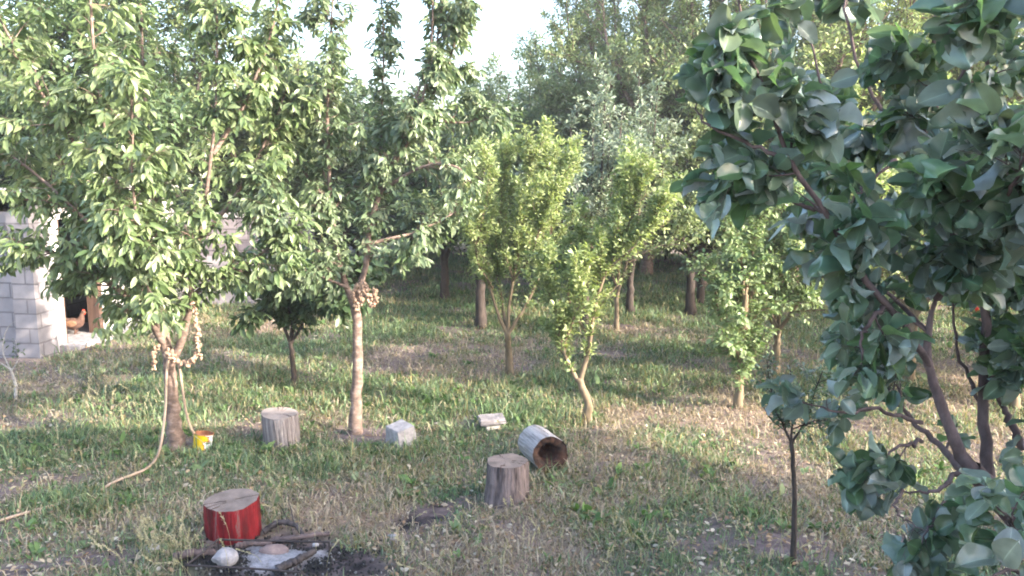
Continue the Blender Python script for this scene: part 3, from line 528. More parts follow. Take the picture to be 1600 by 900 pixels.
def pistachio():
    rng = np.random.default_rng(5); Y = 2.75
    limbs_px = [
      [(1520, 735), (1490, 690), (1466, 620), (1450, 560), (1452, 510), (1463, 465)],
      [(1463, 465), (1492, 400, -.1), (1482, 300, -.2), (1462, 180, -.2), (1455, 100, -.2), (1466, -40, -.2)],
      [(1452, 570), (1420, 520, -.15), (1385, 475, -.25), (1330, 400, -.35), (1290, 330, -.4), (1232, 250, -.45), (1200, 160, -.45), (1165, 70, -.4), (1150, -40, -.4)],
      [(1515, 748), (1470, 700, .2), (1420, 650, .3), (1400, 600, .35)],
      [(1498, 738), (1460, 768, -.1), (1408, 768, -.1)],
      [(1440, 660, .2), (1370, 640, .1), (1310, 645, 0), (1254, 628, 0)],
      [(1545, 745, .2), (1537, 640, .3), (1540, 520, .3), (1550, 400, .3), (1560, 250, .3), (1540, 80, .2)],
      [(1541, 600, .3), (1590, 545, .3), (1640, 470, .3), (1660, 300, .3)],
      [(1600, 700, .25), (1570, 640, .3), (1548, 600, .3)],
      [(1480, 330, -.2), (1440, 250, .1), (1380, 180, .2), (1330, 60, .2), (1320, -60, .2)],
      [(1475, 200, -.2), (1510, 110, -.4), (1560, 0, -.6), (1600, -100, -.6)],
      [(1452, 520), (1400, 470, .2), (1350, 430, .3), (1310, 410, .3)],
      [(1385, 475, -.25), (1350, 520, -.3), (1345, 570, -.3)],
      [(1550, 400, .3), (1590, 360, -.2), (1640, 320, -.6)],
      [(1492, 400, -.1), (1560, 330, -.5), (1600, 240, -.8)],
      [(1290, 330, -.4), (1250, 320, -.3), (1210, 290, -.3), (1150, 270, -.3)],
      [(1400, 250, .15), (1350, 290, .1), (1320, 330, 0)],
      [(1460, 460, 0), (1400, 380, .3), (1340, 260, .4), (1280, 120, .4), (1260, 20, .4)],
      [(1440, 690, .1), (1400, 700, 0), (1365, 735, 0)],
      [(1620, 830, -.2), (1600, 850, -.45), (1570, 800, -.6), (1550, 780, -.7)],
      [(1620, 860, -.2), (1610, 900, -.5), (1580, 890, -.65), (1540, 910, -.7)],
      [(1410, 765, -.1), (1400, 800, -.2), (1450, 830, -.3)],
      [(1232, 250, -.45), (1160, 220, -.45), (1100, 190, -.45), (1085, 150, -.4)], [(1537, 640, .3), (1500, 560, .4), (1490, 470, .4), (1500, 380, .4)], [(1420, 650, .3), (1370, 590, .3), (1350, 520, .3)],
      [(1590, 545, .3), (1620, 620, 0), (1600, 700, -.2)], [(1520, 735), (1470, 790, -.2), (1440, 850, -.3)]]
    zb = np.array([at(1720, 1000, Y)[0], Y+.05, 0.]); zb[2] = float(hgt(zb[0], zb[1]))
    trunk = [zb, np.array(at(1690, 980, Y)), at(1640, 870, Y), at(1568, 786, Y), at(1518, 733, Y)]
    root = empty('pistachio_tree', zb, 'pistachio tree with big blue green leaves filling the right foreground', 'tree'); bpy.context.view_layer.update()
    T = catmull(trunk, 18); s = np.linspace(0, 1, 18); mb = MB(); tubes(mb, T, .06-.026*s, 12, rough=.05, rng=rng); mb.build('trunk', M_BARK_P, root)
    LC, LR = [], []
    for i, q in enumerate(limbs_px):
        C = catmull(poly(q, Y), 20); C[1:-1] += rng.normal(0, .004, (18, 3)); rb = [.026, .018, .013, .016, .010, .009, .024, .018, .018, .012, .012, .01, .009, .01, .01, .008, .007, .011, .008, .011, .011, .006, .007, .009, .008, .008, .008][i]
        R = rb*(1-.75*np.linspace(0, 1, 20)); mb = MB(); tubes(mb, C, R, 9, rough=.05, rng=rng); mb.build('limb', M_BARK_P, root); LC.append(C); LR.append(R)
    LC = np.array(LC); LR = np.array(LR)
    mb = MB(); C2, R2 = spawn(LC, LR, 150, t0=.2, t1=1, ang=50, L=.2, lsd=.3, up=.1, droop=.1, K=6, rng=rng, rr=.5)
    ck = keep_px(C2, pcull, rng); C2, R2 = C2[ck], R2[ck]; tubes(mb, C2, R2, 5)
    ends = np.array([np.stack([c[-1]+(c[-1]-c[-3])*k/5*1.0 for k in range(6)]) for c in LC])
    allC = np.concatenate([C2, ends]); allR = np.concatenate([R2, np.full((len(ends), 6), .003)])
    C3, R3 = spawn(allC, allR, 900, t0=.1, t1=1, ang=55, L=.09, lsd=.3, up=.1, droop=.25, K=4, rng=rng); ck = keep_px(C3, pcull, rng) & (C3[:, -1, 1] > 2.0); C3, R3 = C3[ck], R3[ck]; R3 = np.minimum(R3, .002); tubes(mb, C3, R3, 4)
    for a_ in mb.m: a_[:] = 1
    twig_leaves(mb, C3, 5, .078, .058, 'hi', P_PIST, t0=.3, spread=.9, fwd=.6, down=.35, flat=.75, jit=.55, rng=rng, lsd=.2, curlsd=1.0, petiole=.12)
    twig_leaves(mb, ends, 4, .078, .058, 'hi', P_PIST, t0=.1, spread=.9, fwd=.6, down=.3, flat=.75, jit=.55, rng=rng, lsd=.2, curlsd=.7)
    mb.build('crown', [M_PIST, M_BARK_P], root)
    # small green nuts
    for px, py in [(1427, 462), (1484, 538), (1290, 165)]:
        c = at(px, py, Y-.1); v, f = sphere(c, (.009, .009, .012)); m = MB(); m.add(v, f, (.22, .3, .1)); m.build('nut', M_ORCH, root)
def sphere(c, r, nu=12, nv=8, noise=0, rng=RNG):
    v = []; 
    for i in range(nv+1):
        th = math.pi*i/nv
        for j in range(nu):
            ph = 2*math.pi*j/nu; k = 1+noise*rng.standard_normal(); v.append([c[0]+r[0]*k*math.sin(th)*math.cos(ph), c[1]+r[1]*k*math.sin(th)*math.sin(ph), c[2]+r[2]*k*math.cos(th)])
    f = [[i*nu+j, i*nu+(j+1) % nu, (i+1)*nu+(j+1) % nu, (i+1)*nu+j] for i in range(nv) for j in range(nu)]
    return np.array(v), np.array(f)[:, ::-1]
pistachio()

# pomegranate with red flowers at the right edge
def flowers(root, C, rng):
    for i in rng.choice(len(C), 60, replace=False):
        c = C[i, -1]; m = MB(); v, f = sphere(c, (.022, .022, .028), 7, 5, .15, rng); m.add(v, f); m.build('flower', M_RED, root)
M_RED = surf_mat('pomegranate_red', (.6, .03, .02), (.85, .1, .05), 20, .5)
pb = gp(1585, 640); rngp = np.random.default_rng(3)
lim = []
pb3 = np.array([pb[0], pb[1], 0.])
for i in range(9):
    a = i*2.4; dx, dy = math.cos(a)*.9, math.sin(a)*.9; lim.append([pb3+[0, 0, .3], pb3+[dx*.5, dy*.5, .9], pb3+[dx, dy, 1.3+.5*rngp.random()]])
tree('pomegranate_bush', 'pomegranate bush with small red flowers behind the pistachio trunk', 'bush', [pb3, pb3+[0, 0, .2], pb3+[.02, 0, .35]], lim, .05, M_PLUM, M_BARK_L, P_CHERRY,
     dict(n=80, t0=.2, ang=45, L=.4, up=.2, K=6), dict(n=1000, t0=.05, ang=45, L=.17, K=4), dict(m=8, L=.06, W=.022, tpl='mid'), 31, extra=flowers)

# ------------------------------------------------------------------ small solid things
def M4(c, rz=0, tilt=(0, 0)):
    from mathutils import Matrix, Euler
    m = np.array(Matrix.Translation(Vector([float(a) for a in c])) @ Euler((tilt[0], tilt[1], rz)).to_matrix().to_4x4()); return m
def xf(m, v): return np.asarray(v)@m[:3, :3].T+m[:3, 3]
def ringlog(r, h, S=40, rings=10, lobes=((3, .04, 0), (5, .025, 1)), flare=0, seed=0, groove=.012, top_tilt=0):
    rng = np.random.default_rng(seed); a = np.arange(S)*2*math.pi/S
    prof = 1+sum(k[1]*np.sin(k[0]*a+k[2]) for k in lobes)+groove*rng.standard_normal(S)
    V = []
    for i in range(rings+1):
        t = i/rings; z = h*t; rr = r*(1+flare*(1-t)**2)*prof*(1+.008*rng.standard_normal(S))
        if i == rings: rr = rr*.985
        zz = z+top_tilt*np.cos(a)*rr*t
        V.append(np.stack([rr*np.cos(a), rr*np.sin(a), zz], -1))
    f = [[i*S+j, i*S+(j+1) % S, (i+1)*S+(j+1) % S, (i+1)*S+j] for i in range(rings) for j in range(S)]
    top = V[-1]; return np.concatenate(V), np.array(f), top
def disc(top, lift=.001, inner=6, rough=.002, seed=1):
    rng = np.random.default_rng(seed); S = len(top); c = top.mean(0); V = [top+[0, 0, lift]]
    for k in range(1, inner): V.append(c+(top-c)*(1-k/inner)+np.stack([np.zeros(S), np.zeros(S), lift+rough*rng.standard_normal(S)], -1))
    v = np.concatenate(V+[c[None]+[0, 0, lift]]); f = [[i*S+j, i*S+(j+1) % S, (i+1)*S+(j+1) % S, (i+1)*S+j] for i in range(inner-1) for j in range(S)]
    t = [[(inner-1)*S+j, (inner-1)*S+(j+1) % S, inner*S] for j in range(S)]; return v, f, t
def cutface_mat(name, c1, c2, c3, off=(0, 0)):
    m, n, out = mat(name); L = n.links.new; tc = N_(n, 'ShaderNodeTexCoord')
    mp = N_(n, 'ShaderNodeMapping'); mp.inputs['Location'].default_value = (off[0], off[1], 0); L(tc.outputs['Object'], mp.inputs[0])
    wv = N_(n, 'ShaderNodeTexWave', wave_type='RINGS', rings_direction='Z'); wv.inputs['Scale'].default_value = 22; wv.inputs['Distortion'].default_value = 3; wv.inputs['Detail'].default_value = 3; L(mp.outputs[0], wv.inputs[0])
    no = N_(n, 'ShaderNodeTexNoise'); no.inputs['Scale'].default_value = 9; no.inputs['Detail'].default_value = 8; L(tc.outputs['Object'], no.inputs[0])
    mx = N_(n, 'ShaderNodeMix', data_type='RGBA'); mx.inputs[6].default_value = (*c1, 1); mx.inputs[7].default_value = (*c2, 1); L(wv.outputs[0], mx.inputs[0])
    mr = N_(n, 'ShaderNodeMapRange'); mr.inputs[1].default_value = .4; mr.inputs[2].default_value = .65; L(no.outputs[0], mr.inputs[0])
    m2 = N_(n, 'ShaderNodeMix', data_type='RGBA'); m2.inputs[7].default_value = (*c3, 1); L(mr.outputs[0], m2.inputs[0]); L(mx.outputs[2], m2.inputs[6])
    p = N_(n, 'ShaderNodeBsdfPrincipled'); p.inputs['Roughness'].default_value = .9; L(m2.outputs[2], p.inputs['Base Color'])
    b = N_(n, 'ShaderNodeBump'); b.inputs['Distance'].default_value = .006; b.inputs['Strength'].default_value = .8; L(no.outputs[0], b.inputs['Height']); L(b.outputs[0], p.inputs['Normal']); L(p.outputs[0], out.inputs[0]); return m
def stump(name, label, px, py, r, h, side, face, seed, sname='log', rz=0, tilt=(0, 0), **k):
    c = g(px, py); root = empty(name, c, label, 'stump'); root.rotation_euler = (tilt[0], tilt[1], rz); bpy.context.view_layer.update()
    v, f, top = ringlog(r, h, seed=seed, **k); m = MB(); m.add(v-[0, 0, .02], f); o = m.build(sname, side); o.parent = root
    v, q, t = disc(top-[0, 0, .02], seed=seed); m = MB(); m.add(v, q); m.extra(t, 0, len(v)); o = m.build('cut_face', face); o.parent = root
    rr = np.random.default_rng(seed+50); cen = top.mean(0)-[0, 0, .02]
    for a_ in rr.uniform(0, 6.28, 4):      # drying cracks running from near the heart to the rim and a little down the side
        j = int(a_/6.283*len(top)); e = top[j]-[0, 0, .02]; P = np.array([cen+(e-cen)*u_+[0, 0, .001] for u_ in np.linspace(rr.uniform(.05, .4), 1.0, 8)]+[e+(e-cen)*[.01, .01, 0]-[0, 0, d_] for d_ in (.02, .05, .1*rr.uniform(.5, 1.5))])
        P[1:-4, :2] += rr.normal(0, .004, (7-0, 2))[:len(P)-5]; m = MB(); tubes(m, P, np.interp(np.arange(11), [0, 7, 10], [.0012, .0034, .001]), 5); o = m.build('crack', M_CUT_D); o.parent = root
    return root
M_GREYWOOD = surf_mat('weathered_wood', (.05, .042, .045), (.34, .31, .31), 9, bump=1, stretch=(4, 4, .22), c3=(.21, .185, .19), dist=.02)
M_GREYBARK = surf_mat('stump_bark', (.035, .028, .03), (.25, .2, .2), 9, bump=1, stretch=(2.5, 2.5, .4), c3=(.14, .112, .112), dist=.025)
M_REDP = surf_mat('red_paint', (.08, .006, .008), (.24, .011, .017), 7, rough=.6, bump=.9, stretch=(3, 3, .3), c3=(.15, .008, .012))
for m_ in (M_REDP,):     # paint worn through to the wood in places
    e_ = [n_ for n_ in m_.node_tree.nodes if n_.type == 'VALTORGB'][0].color_ramp.elements
    for p_, c_ in ((.6, (.24, .014, .02, 1)), (.625, (.15, .11, .1, 1))): x_ = e_.new(p_); x_.color = c_
    e_[0].position = .28; e_[0].color = (.04, .01, .012, 1)
M_CUT_L = cutface_mat('pale_cut', (.32, .28, .26), (.24, .2, .19), (.18, .155, .15), (.03, .01))
M_CUT_M = cutface_mat('brown_cut', (.24, .19, .165), (.18, .14, .125), (.12, .095, .085), (-.02, .03))
M_CUT_D = cutface_mat('rotten_cut', (.085, .038, .025), (.05, .023, .017), (.015, .009, .008))
stump('tree_stump', 'pale barkless stump seat standing between the two cherry trunks', 440, 692, .163, .31, M_GREYWOOD, M_CUT_L, 1, tilt=(.05, -.03), top_tilt=-.1)
stump('tree_stump', 'stump seat with bright red painted sides beside the fire pit', 366, 834, .178, .27, M_REDP, M_CUT_M, 2, tilt=(.04, -.02), rz=.4, top_tilt=.015, lobes=((3, .03, 0), (4, .02, 2), (9, .012, 0)), groove=.016)
stump('tree_stump', 'grey bark covered stump seat standing in front of the fallen hollow log', 791, 780, .158, .33, M_GREYBARK, M_CUT_M, 3, flare=.1, lobes=((2, .05, 0), (5, .03, 1), (7, .02, 0)), groove=.02, tilt=(0, .03))
# fallen hollow log
def hollow_log():
    c = g(860, 739); r = .158; root = empty('hollow_log', c, 'bleached hollow log lying on its side, dark rotten end towards the camera', 'log'); 
    ax = Vector((-.17, .44, 0)).normalized(); root.rotation_euler = ax.to_track_quat('Z', 'Y').to_euler(); root.location = Vector((c[0], c[1]+.01, c[2]+r*.98)); bpy.context.view_layer.update()
    v, f, top = ringlog(r, .34, S=44, lobes=((2, .05, 0), (5, .02, 1)), groove=.006, seed=9); m = MB(); m.add(v, f); o = m.build('log', surf_mat('bleached_wood', (.14, .13, .135), (.46, .44, .44), 8, bump=.8, stretch=(3, 3, .25), c3=(.34, .32, .33), dist=.02)); o.parent = root
    v2, q, t = disc(top, seed=4); m = MB(); m.add(v2, q); m.extra(t, 0, len(v2)); o = m.build('cut_face', M_CUT_L); o.parent = root
    # rotten end: ragged ring stepping inwards to a cavity
    S = 44; rng = np.random.default_rng(8); ring = v[:S]; a = np.arange(S); rr = [1.0, .93, .8, .62, .5, .42, .3, 0.001]; zz = [-.001, .004, .004, .012, .06, .13, .17, .18]; V = []
    for k_, (s_, z_) in enumerate(zip(rr, zz)):
        n_ = 0 if k_ == 0 else .06; V.append(np.stack([ring[:, 0]*s_*(1+n_*rng.standard_normal(S))+(.02 if k_ > 2 else 0)*s_, ring[:, 1]*s_*(1+n_*rng.standard_normal(S)), np.full(S, z_)+.006*rng.standard_normal(S)*(k_ > 0)], -1))
    f2 = [[i*S+j, (i+1)*S+j, (i+1)*S+(j+1) % S, i*S+(j+1) % S] for i in range(7) for j in range(S)]
    m = MB(); m.add(np.concatenate(V), f2); o = m.build('rotten_end', M_CUT_D); o.parent = root
    m = MB()
    for k_ in range(4):
        a0 = [2.2, 1.6, 2.9, .9][k_]; zs = np.linspace(.02, .32, 12); P = np.stack([np.cos(a0+.03*np.sin(zs*20))*r*1.0, np.sin(a0+.03*np.sin(zs*20))*r*1.0, zs], -1); tubes(m, P, np.full(12, .0022), 4)
    o = m.build('crack', M_CUT_D); o.parent = root
hollow_log()

def rough_block(name, label, cat, c, dims, rz, tilt, m_, seed, bev=.012, noise=.006, taper=(1, 1)):
    import bmesh
    root_z = c; bm = bmesh.new(); bmesh.ops.create_cube(bm, size=1)
    for v in bm.verts:
        v.co = Vector((v.co.x*dims[0], v.co.y*dims[1], (v.co.z+.5)*dims[2]))
        if v.co.z > .01: v.co.x *= taper[0]; v.co.y *= taper[1]
    bmesh.ops.bevel(bm, geom=bm.edges[:], offset=bev, segments=2, affect='EDGES'); bmesh.ops.triangulate(bm, faces=bm.faces[:]); bmesh.ops.subdivide_edges(bm, edges=bm.edges[:], cuts=2, use_grid_fill=True)
    rng = np.random.default_rng(seed)
    for v in bm.verts: v.co += v.normal*0+Vector(rng.normal(0, noise, 3)*.5)
    me = bpy.data.meshes.new(name); bm.to_mesh(me); bm.free(); me.materials.append(m_)
    a = me.attributes.new('col', 'FLOAT_COLOR', 'POINT'); a.data.foreach_set('color', np.ones(len(me.vertices)*4, np.float32))
    o = bpy.data.objects.new(name, me); COL.objects.link(o); o.location = Vector([float(x) for x in c]); o.rotation_euler = (tilt[0], tilt[1], rz)
    if label: tag(o, label, cat)
    return o
M_CONC = surf_mat('concrete_chunk', (.2, .19, .205), (.4, .38, .39), 14, bump=.6)
M_STONE = surf_mat('stone', (.3, .28, .28), (.55, .52, .5), 9, bump=.7)
c = g(628, 697); rough_block('limestone_block', 'angular pale stone block in the grass right of the cord cherry', 'stone block', c-[0, 0, .02], (.21, .23, .23), .75, (.1, -.14), M_CONC, 3, bev=.006, noise=.003, taper=(.9, .85))
c = g(768, 672); rough_block('concrete_block', 'thin flat grey slab seat half sunk in tall grass behind the hollow log', 'slab', c+[0, .05, .065], (.25, .2, .05), .2, (.02, -.04), surf_mat('grey_slab', (.13, .12, .13), (.27, .25, .26), 14, bump=.8), 4, bev=.008)
s_ = rough_block('slab_prop', None, None, c+[0, .06, -.01], (.15, .12, .08), .3, (0, 0), M_STONE, 5)
prop_parent = [o for o in COL.objects if o.name.startswith('concrete_block')][0]; bpy.context.view_layer.update(); s_.parent = prop_parent; s_.matrix_parent_inverse = prop_parent.matrix_world.inverted(); s_.name = 'support_stone'

# yellow tin
def tin():
    c = g(316, 700); root = empty('paint_tin', c, 'small yellow and white metal tin with rusty rim at the foot of the cherry', 'tin'); root.rotation_euler = (-.1, .12, 0); bpy.context.view_layer.update()
    S = 32; a = np.arange(S)*2*math.pi/S; prof = [(.078, 0), (.08, .006), (.08, .03), (.0785, .034), (.08, .038), (.081, .125), (.084, .13), (.084, .137), (.079, .139), (.077, .132), (.076, .02), (.001, .018)]
    V = np.concatenate([np.stack([r*np.cos(a), r*np.sin(a), np.full(S, z)], -1) for r, z in prof]); f = [[i*S+j, i*S+(j+1) % S, (i+1)*S+(j+1) % S, (i+1)*S+j] for i in range(len(prof)-1) for j in range(S)]
    m, n, out = mat('tin_paint'); L = n.links.new; tc = N_(n, 'ShaderNodeTexCoord'); sp = N_(n, 'ShaderNodeSeparateXYZ'); L(tc.outputs['Object'], sp.inputs[0])
    no = N_(n, 'ShaderNodeTexNoise'); no.inputs['Scale'].default_value = 16; L(tc.outputs['Object'], no.inputs[0])
    ad = N_(n, 'ShaderNodeMath', operation='MULTIPLY_ADD'); L(no.outputs[0], ad.inputs[0]); ad.inputs[1].default_value = .12; L(sp.outputs[0], ad.inputs[2])
    cr = N_(n, 'ShaderNodeValToRGB'); cr.color_ramp.interpolation = 'CONSTANT'; e = cr.color_ramp.elements; e[0].color = (.72, .5, .02, 1); e[1].color = (.3, .1, .04, 1); e[1].position = .102; x = cr.color_ramp.elements.new(.112); x.color = (.72, .73, .75, 1); L(ad.outputs[0], cr.inputs[0])
    p = N_(n, 'ShaderNodeBsdfPrincipled'); p.inputs['Roughness'].default_value = .4; L(cr.outputs[0], p.inputs['Base Color']); L(p.outputs[0], out.inputs[0])
    rust = surf_mat('rust', (.16, .06, .03), (.34, .16, .09), 30)
    mb = MB(); mb.add(V, f); o = mb.build('body', [m, rust]); o.parent = root
    for i, pl in enumerate(o.data.polygons): pl.material_index = 1 if i//S >= 6 else 0
    mb = MB(); t = np.linspace(0, math.pi, 14); P = np.stack([.084*np.cos(t), .02+.03*np.sin(t), .12+.05*np.sin(t)], -1); tubes(mb, P, np.full(14, .0022), 5); o = mb.build('handle', rust); o.parent = root
tin()

# hose
M_HOSE = surf_mat('hose_rubber', (.26, .19, .14), (.42, .32, .25), 12, .6, .1)
def hose():
    Yt = g(275, 702)[1]; pts = [at(318, 690, Yt+.0), at(306, 680, Yt-.03), at(298, 668, Yt-.06), at(290, 640, Yt-.08), at(284, 600, Yt-.08), at(279, 570, Yt-.085), at(271, 558, Yt-.07), at(263, 562, Yt-.1), at(260, 590, Yt-.14), at(259, 630, Yt-.2), at(255, 670, Yt-.3), at(250, 700, Yt-.4)]
    for px, py in [(243, 728), (228, 742), (205, 752), (180, 762), (150, 772), (110, 785), (70, 797), (30, 808), (-40, 830)]:
        q = g(px, py); pts.append(q+[0, 0, .05 if px > 170 else .018])
    C = catmull(pts, 160); mb = MB(); tubes(mb, C, np.full(160, .0115), 8)
    tag(mb.build('garden_hose', M_HOSE), 'beige hose looped over the cherry fork, from the tin out into the grass', 'hose')
hose()
# knotted cords
M_CORD = surf_mat('frayed_cord', (.5, .33, .22), (.74, .58, .44), 30, .9, .6)
def garland(label, spec, seed, lump=.023):
    rng = np.random.default_rng(seed); C = catmull(spec, 90); ln = np.linalg.norm(np.diff(C, axis=0), axis=1).sum(); c0 = C.mean(0)
    root = empty('cord_garland', C[0], label, 'garland', 'knotted garlands hung on the cherries'); bpy.context.view_layer.update()
    mb = MB(); tubes(mb, C, np.full(90, .007), 6, rough=.1, rng=rng); mb.build('cord', M_CORD, root)
    mb = MB(); n = int(ln/.014)
    for i in range(n):
        p = C[int(i/n*89)]+rng.normal(0, .010, 3); v, f = sphere(p, lump*rng.uniform(.35, 1.25, 3), 7, 5, .22, rng); mb.add(v, f, np.array([1, 1, 1])*rng.uniform(.7, 1.1))
    mb.build('knots', surf_mat('knot_fibre', (.2, .12, .085), (.5, .36, .27), 26, .9, .6, attr=True), root)
Yt = g(275, 702)[1]-.16
garland('long knotted garland hanging in a loop right of the hose cherry fork', [at(302, 470, Yt), at(307, 500, Yt-.02), at(309, 530, Yt-.03), at(309, 555, Yt-.04), at(298, 566, Yt-.04), at(282, 568, Yt-.02), at(268, 556, Yt-.02), at(262, 545, Yt)], 1)
garland('short knotted bundle dangling left of the hose cherry fork', [at(246, 540, Yt+.02), at(241, 552, Yt), at(240, 565, Yt), at(243, 578, Yt)], 2, .02)
Yt = g(557, 680)[1]-.13
garland('knotted garland bunched on the fork of the second cherry, loop on its right', [at(556, 482, Yt), at(553, 460, Yt), at(560, 444, Yt), at(568, 458, Yt), at(563, 474, Yt-.02), at(568, 446, Yt), at(576, 462, Yt), at(582, 478, Yt), at(586, 466, Yt), at(583, 448, Yt)], 3)

# fire pit
M_CHAR = surf_mat('charred_wood', (.02, .018, .02), (.09, .075, .075), 20, .8, .8)
M_IRON = surf_mat('iron', (.02, .018, .02), (.06, .045, .045), 30, .6, .3)
M_STICK = surf_mat('dead_wood', (.06, .045, .045), (.17, .13, .13), 15, .9, .6)
def stick(name, label, pts, r0, r1, m_, seed, cat='log', twigs=()):
    rng = np.random.default_rng(seed); C = catmull(pts, 24); mb = MB(); C[1:-1] += rng.normal(0, r0*.12, (22, 3)); tubes(mb, C, r0+(r1-r0)*np.linspace(0, 1, 24), 9, rough=.09, rng=rng, cap=True)
    for t in twigs: tubes(mb, catmull(t, 8), np.linspace(.005, .002, 8), 5)
    return tag(mb.build(name, m_), label, cat)
def gz(px, py, z): return g(px, py)+[0, 0, z]
stick('burnt_log', 'curved black charred branch behind the red stump, with thin spurs', [gz(412, 838, .03), gz(435, 832, .07), gz(460, 834, .07), gz(476, 845, .03)], .022, .016, M_CHAR, 1, twigs=[[gz(460, 834, .07), gz(457, 830, .14), gz(452, 822, .2)], [gz(450, 832, .07), gz(446, 828, .12), gz(436, 822, .17)]])
stick('firewood_log', 'long brown stick lying right of the red stump', [gz(425, 852, .03), gz(470, 850, .05), gz(515, 840, .03)], .022, .013, M_STICK, 2)
stick('firewood_log', 'brown log end left of the white stone', [gz(274, 876, .03), gz(300, 874, .04), gz(335, 868, .03)], .026, .022, M_STICK, 3)
stick('firewood_log', 'thick burnt log across the right side of the ash', [gz(435, 896, .03), gz(465, 886, .05), gz(492, 870, .04)], .028, .02, M_CHAR, 4)
stick('firewood_log', 'log behind the white stone, partly under the rack', [gz(370, 860, .03), gz(390, 858, .04), gz(425, 856, .03)], .022, .018, M_STICK, 5)
def boulder(label, c, r, m_, seed, name='stone', flat=1):
    rng = np.random.default_rng(seed); v, f = sphere((0, 0, 0), (1, 1, 1), 20, 12); k = rng.uniform(-1, 1, (9, 3)); k = nrm(k); o = rng.uniform(.72, .95, 9)
    for kk, oo in zip(k, o):
        dd = v@kk; ex = np.maximum(dd-oo, 0); v = v-ex[:, None]*kk
    v = v*np.array(r)*np.array([1, 1, flat]); mb = MB(); mb.add(v+np.array(c), f); return tag(mb.build(name, m_, smooth=False), label, 'stone')
boulder('rounded pale stone at the left of the ash', gz(352, 882, .045), (.085, .07, .065), M_CONC, 2)
boulder('flat brown stone standing in the middle of the ash', gz(428, 868, .03), (.1, .05, .05), surf_mat('brown_stone', (.14, .1, .1), (.26, .2, .19), 14), 4)
boulder('small white stone chip in the grass right of the fire pit', gz(613, 842, .015), (.04, .03, .02), M_CONC, 5)
boulder('small stone on the bare soil at the left of the fire pit', gz(240, 862, .02), (.05, .04, .03), M_STONE, 6)
boulder('small pale stone beside the right end of the sticks', gz(493, 856, .02), (.025, .02, .018), M_CONC, 7)
rt = empty('fire_rack', g(400, 880), 'thin black iron rod rack lying over the ash of the fire pit', 'fire rack'); bpy.context.view_layer.update()
for P in [[gz(342, 868, .11), gz(430, 870, .11), gz(515, 872, .11)], [gz(292, 905, .09), gz(380, 909, .09), gz(470, 916, .09)], [gz(292, 905, .09), gz(320, 885, .1), gz(342, 868, .11)]]:
    mb = MB(); tubes(mb, catmull(P, 10), np.full(10, .0065), 6, cap=True); mb.build('rod', M_IRON, rt)
for px, py, z in [(292, 905, .09), (342, 868, .11), (515, 872, .11), (470, 916, .09)]:
    mb = MB(); q = g(px, py); tubes(mb, catmull([q+[0, 0, z], q-[0, 0, .02]], 4), np.full(4, .0055), 6, cap=True); mb.build('leg', M_IRON, rt)
# charcoal and ash lumps
rng = np.random.default_rng(77); mb = MB()
for i in range(1500):
    q = g(rng.normal(430, 80), rng.normal(876, 17)); v, f = sphere(q+[0, 0, .015], rng.uniform(.003, .011, 3), 6, 4, .2, rng); cc = .025 if rng.random() < .92 else .2; mb.add(v, f, (cc, cc, cc))
tag(mb.build('charcoal', surf_mat('charcoal_bits', (.8, .8, .8), (1, 1, 1), 20, attr=True), smooth=False), 'bits of charcoal and ash heaped in the fire pit', 'charcoal', kind='stuff')
# seed heads at the lower left and other tall stalks
def fallen_twigs():
    rng = np.random.default_rng(61); n = 520; x, y = scatter(n, 4.0, 13, 1.8, rng); k = keep(x, y); x, y = x[k], y[k]; n = len(x)
    a = rng.uniform(0, 6.28, n); L = rng.uniform(.05, .28, n); z = hgt(x, y)+rng.uniform(.012, .04, n); s = np.linspace(-.5, .5, 5)
    C = np.stack([x[:, None]+np.cos(a)[:, None]*L[:, None]*s, y[:, None]+np.sin(a)[:, None]*L[:, None]*s, z[:, None]+rng.normal(0, .005, (n, 5))], -1); C[:, 1:-1, :2] += rng.normal(0, .006, (n, 3, 2))
    m = MB(); tubes(m, C, rng.uniform(.0018, .004, n)[:, None]*np.linspace(1, .5, 5)[None], 4); tag(m.build('fallen_twigs', M_TWIG), 'thin broken twigs scattered over the ground', 'twigs', kind='stuff')
    n = 900; x, y = scatter(n, 4.0, 11, 1.8, rng); k = keep(x, y); m = MB()
    for i in np.nonzero(k)[0]:
        v, f = sphere((x[i], y[i], float(hgt(x[i], y[i]))+.004), rng.uniform(.006, .02, 3)*[1, 1, .7], 6, 4, .2, rng); m.add(v, f)
    tag(m.build('clods', surf_mat('clod', (.1, .075, .07), (.22, .175, .165), 20), smooth=False), 'small clods and pebbles lying among the grass', 'clods', kind='stuff')
fallen_twigs()
def stalks():
    rng = np.random.default_rng(12); S = MB(); H = MB()
    spots = [(rng.normal(245, 45), rng.normal(875, 18)) for _ in range(70)]+[(rng.normal(440, 18), rng.normal(790, 12)) for _ in range(12)]+[(rng.normal(150, 60), rng.normal(640, 25)) for _ in range(60)]+[(rng.uniform(600, 1300), rng.uniform(860, 930)) for _ in range(50)]+[(rng.uniform(0, 1300), rng.uniform(600, 900)) for _ in range(120)]
    for px, py in spots:
        q = g(px, py); h = rng.uniform(.12, .3); d = rng.normal(0, .05, 2); C = catmull([q, q+[d[0]*.4, d[1]*.4, h*.6], q+[d[0]*1.3, d[1]*1.3, h]], 6); tubes(S, C, np.linspace(.0018, .001, 6), 3, col=(.36, .34, .22))
        n = 26; t = rng.uniform(.62, 1, n); p, T = interp(C[None], np.zeros(n, int), t); put_leaves(S, p, T+rng.normal(0, .35, (n, 3)), rng.normal(0, 1, (n, 3)), np.full(n, .02), np.full(n, .006), 'lo', pal([(.5, .44, .33), (.38, .36, .22)], n, rng))
    tag(S.build('seeding_grass', M_GRASS), 'pale seed heads of dry grass standing over the turf', 'seeding grass', kind='stuff')
stalks()

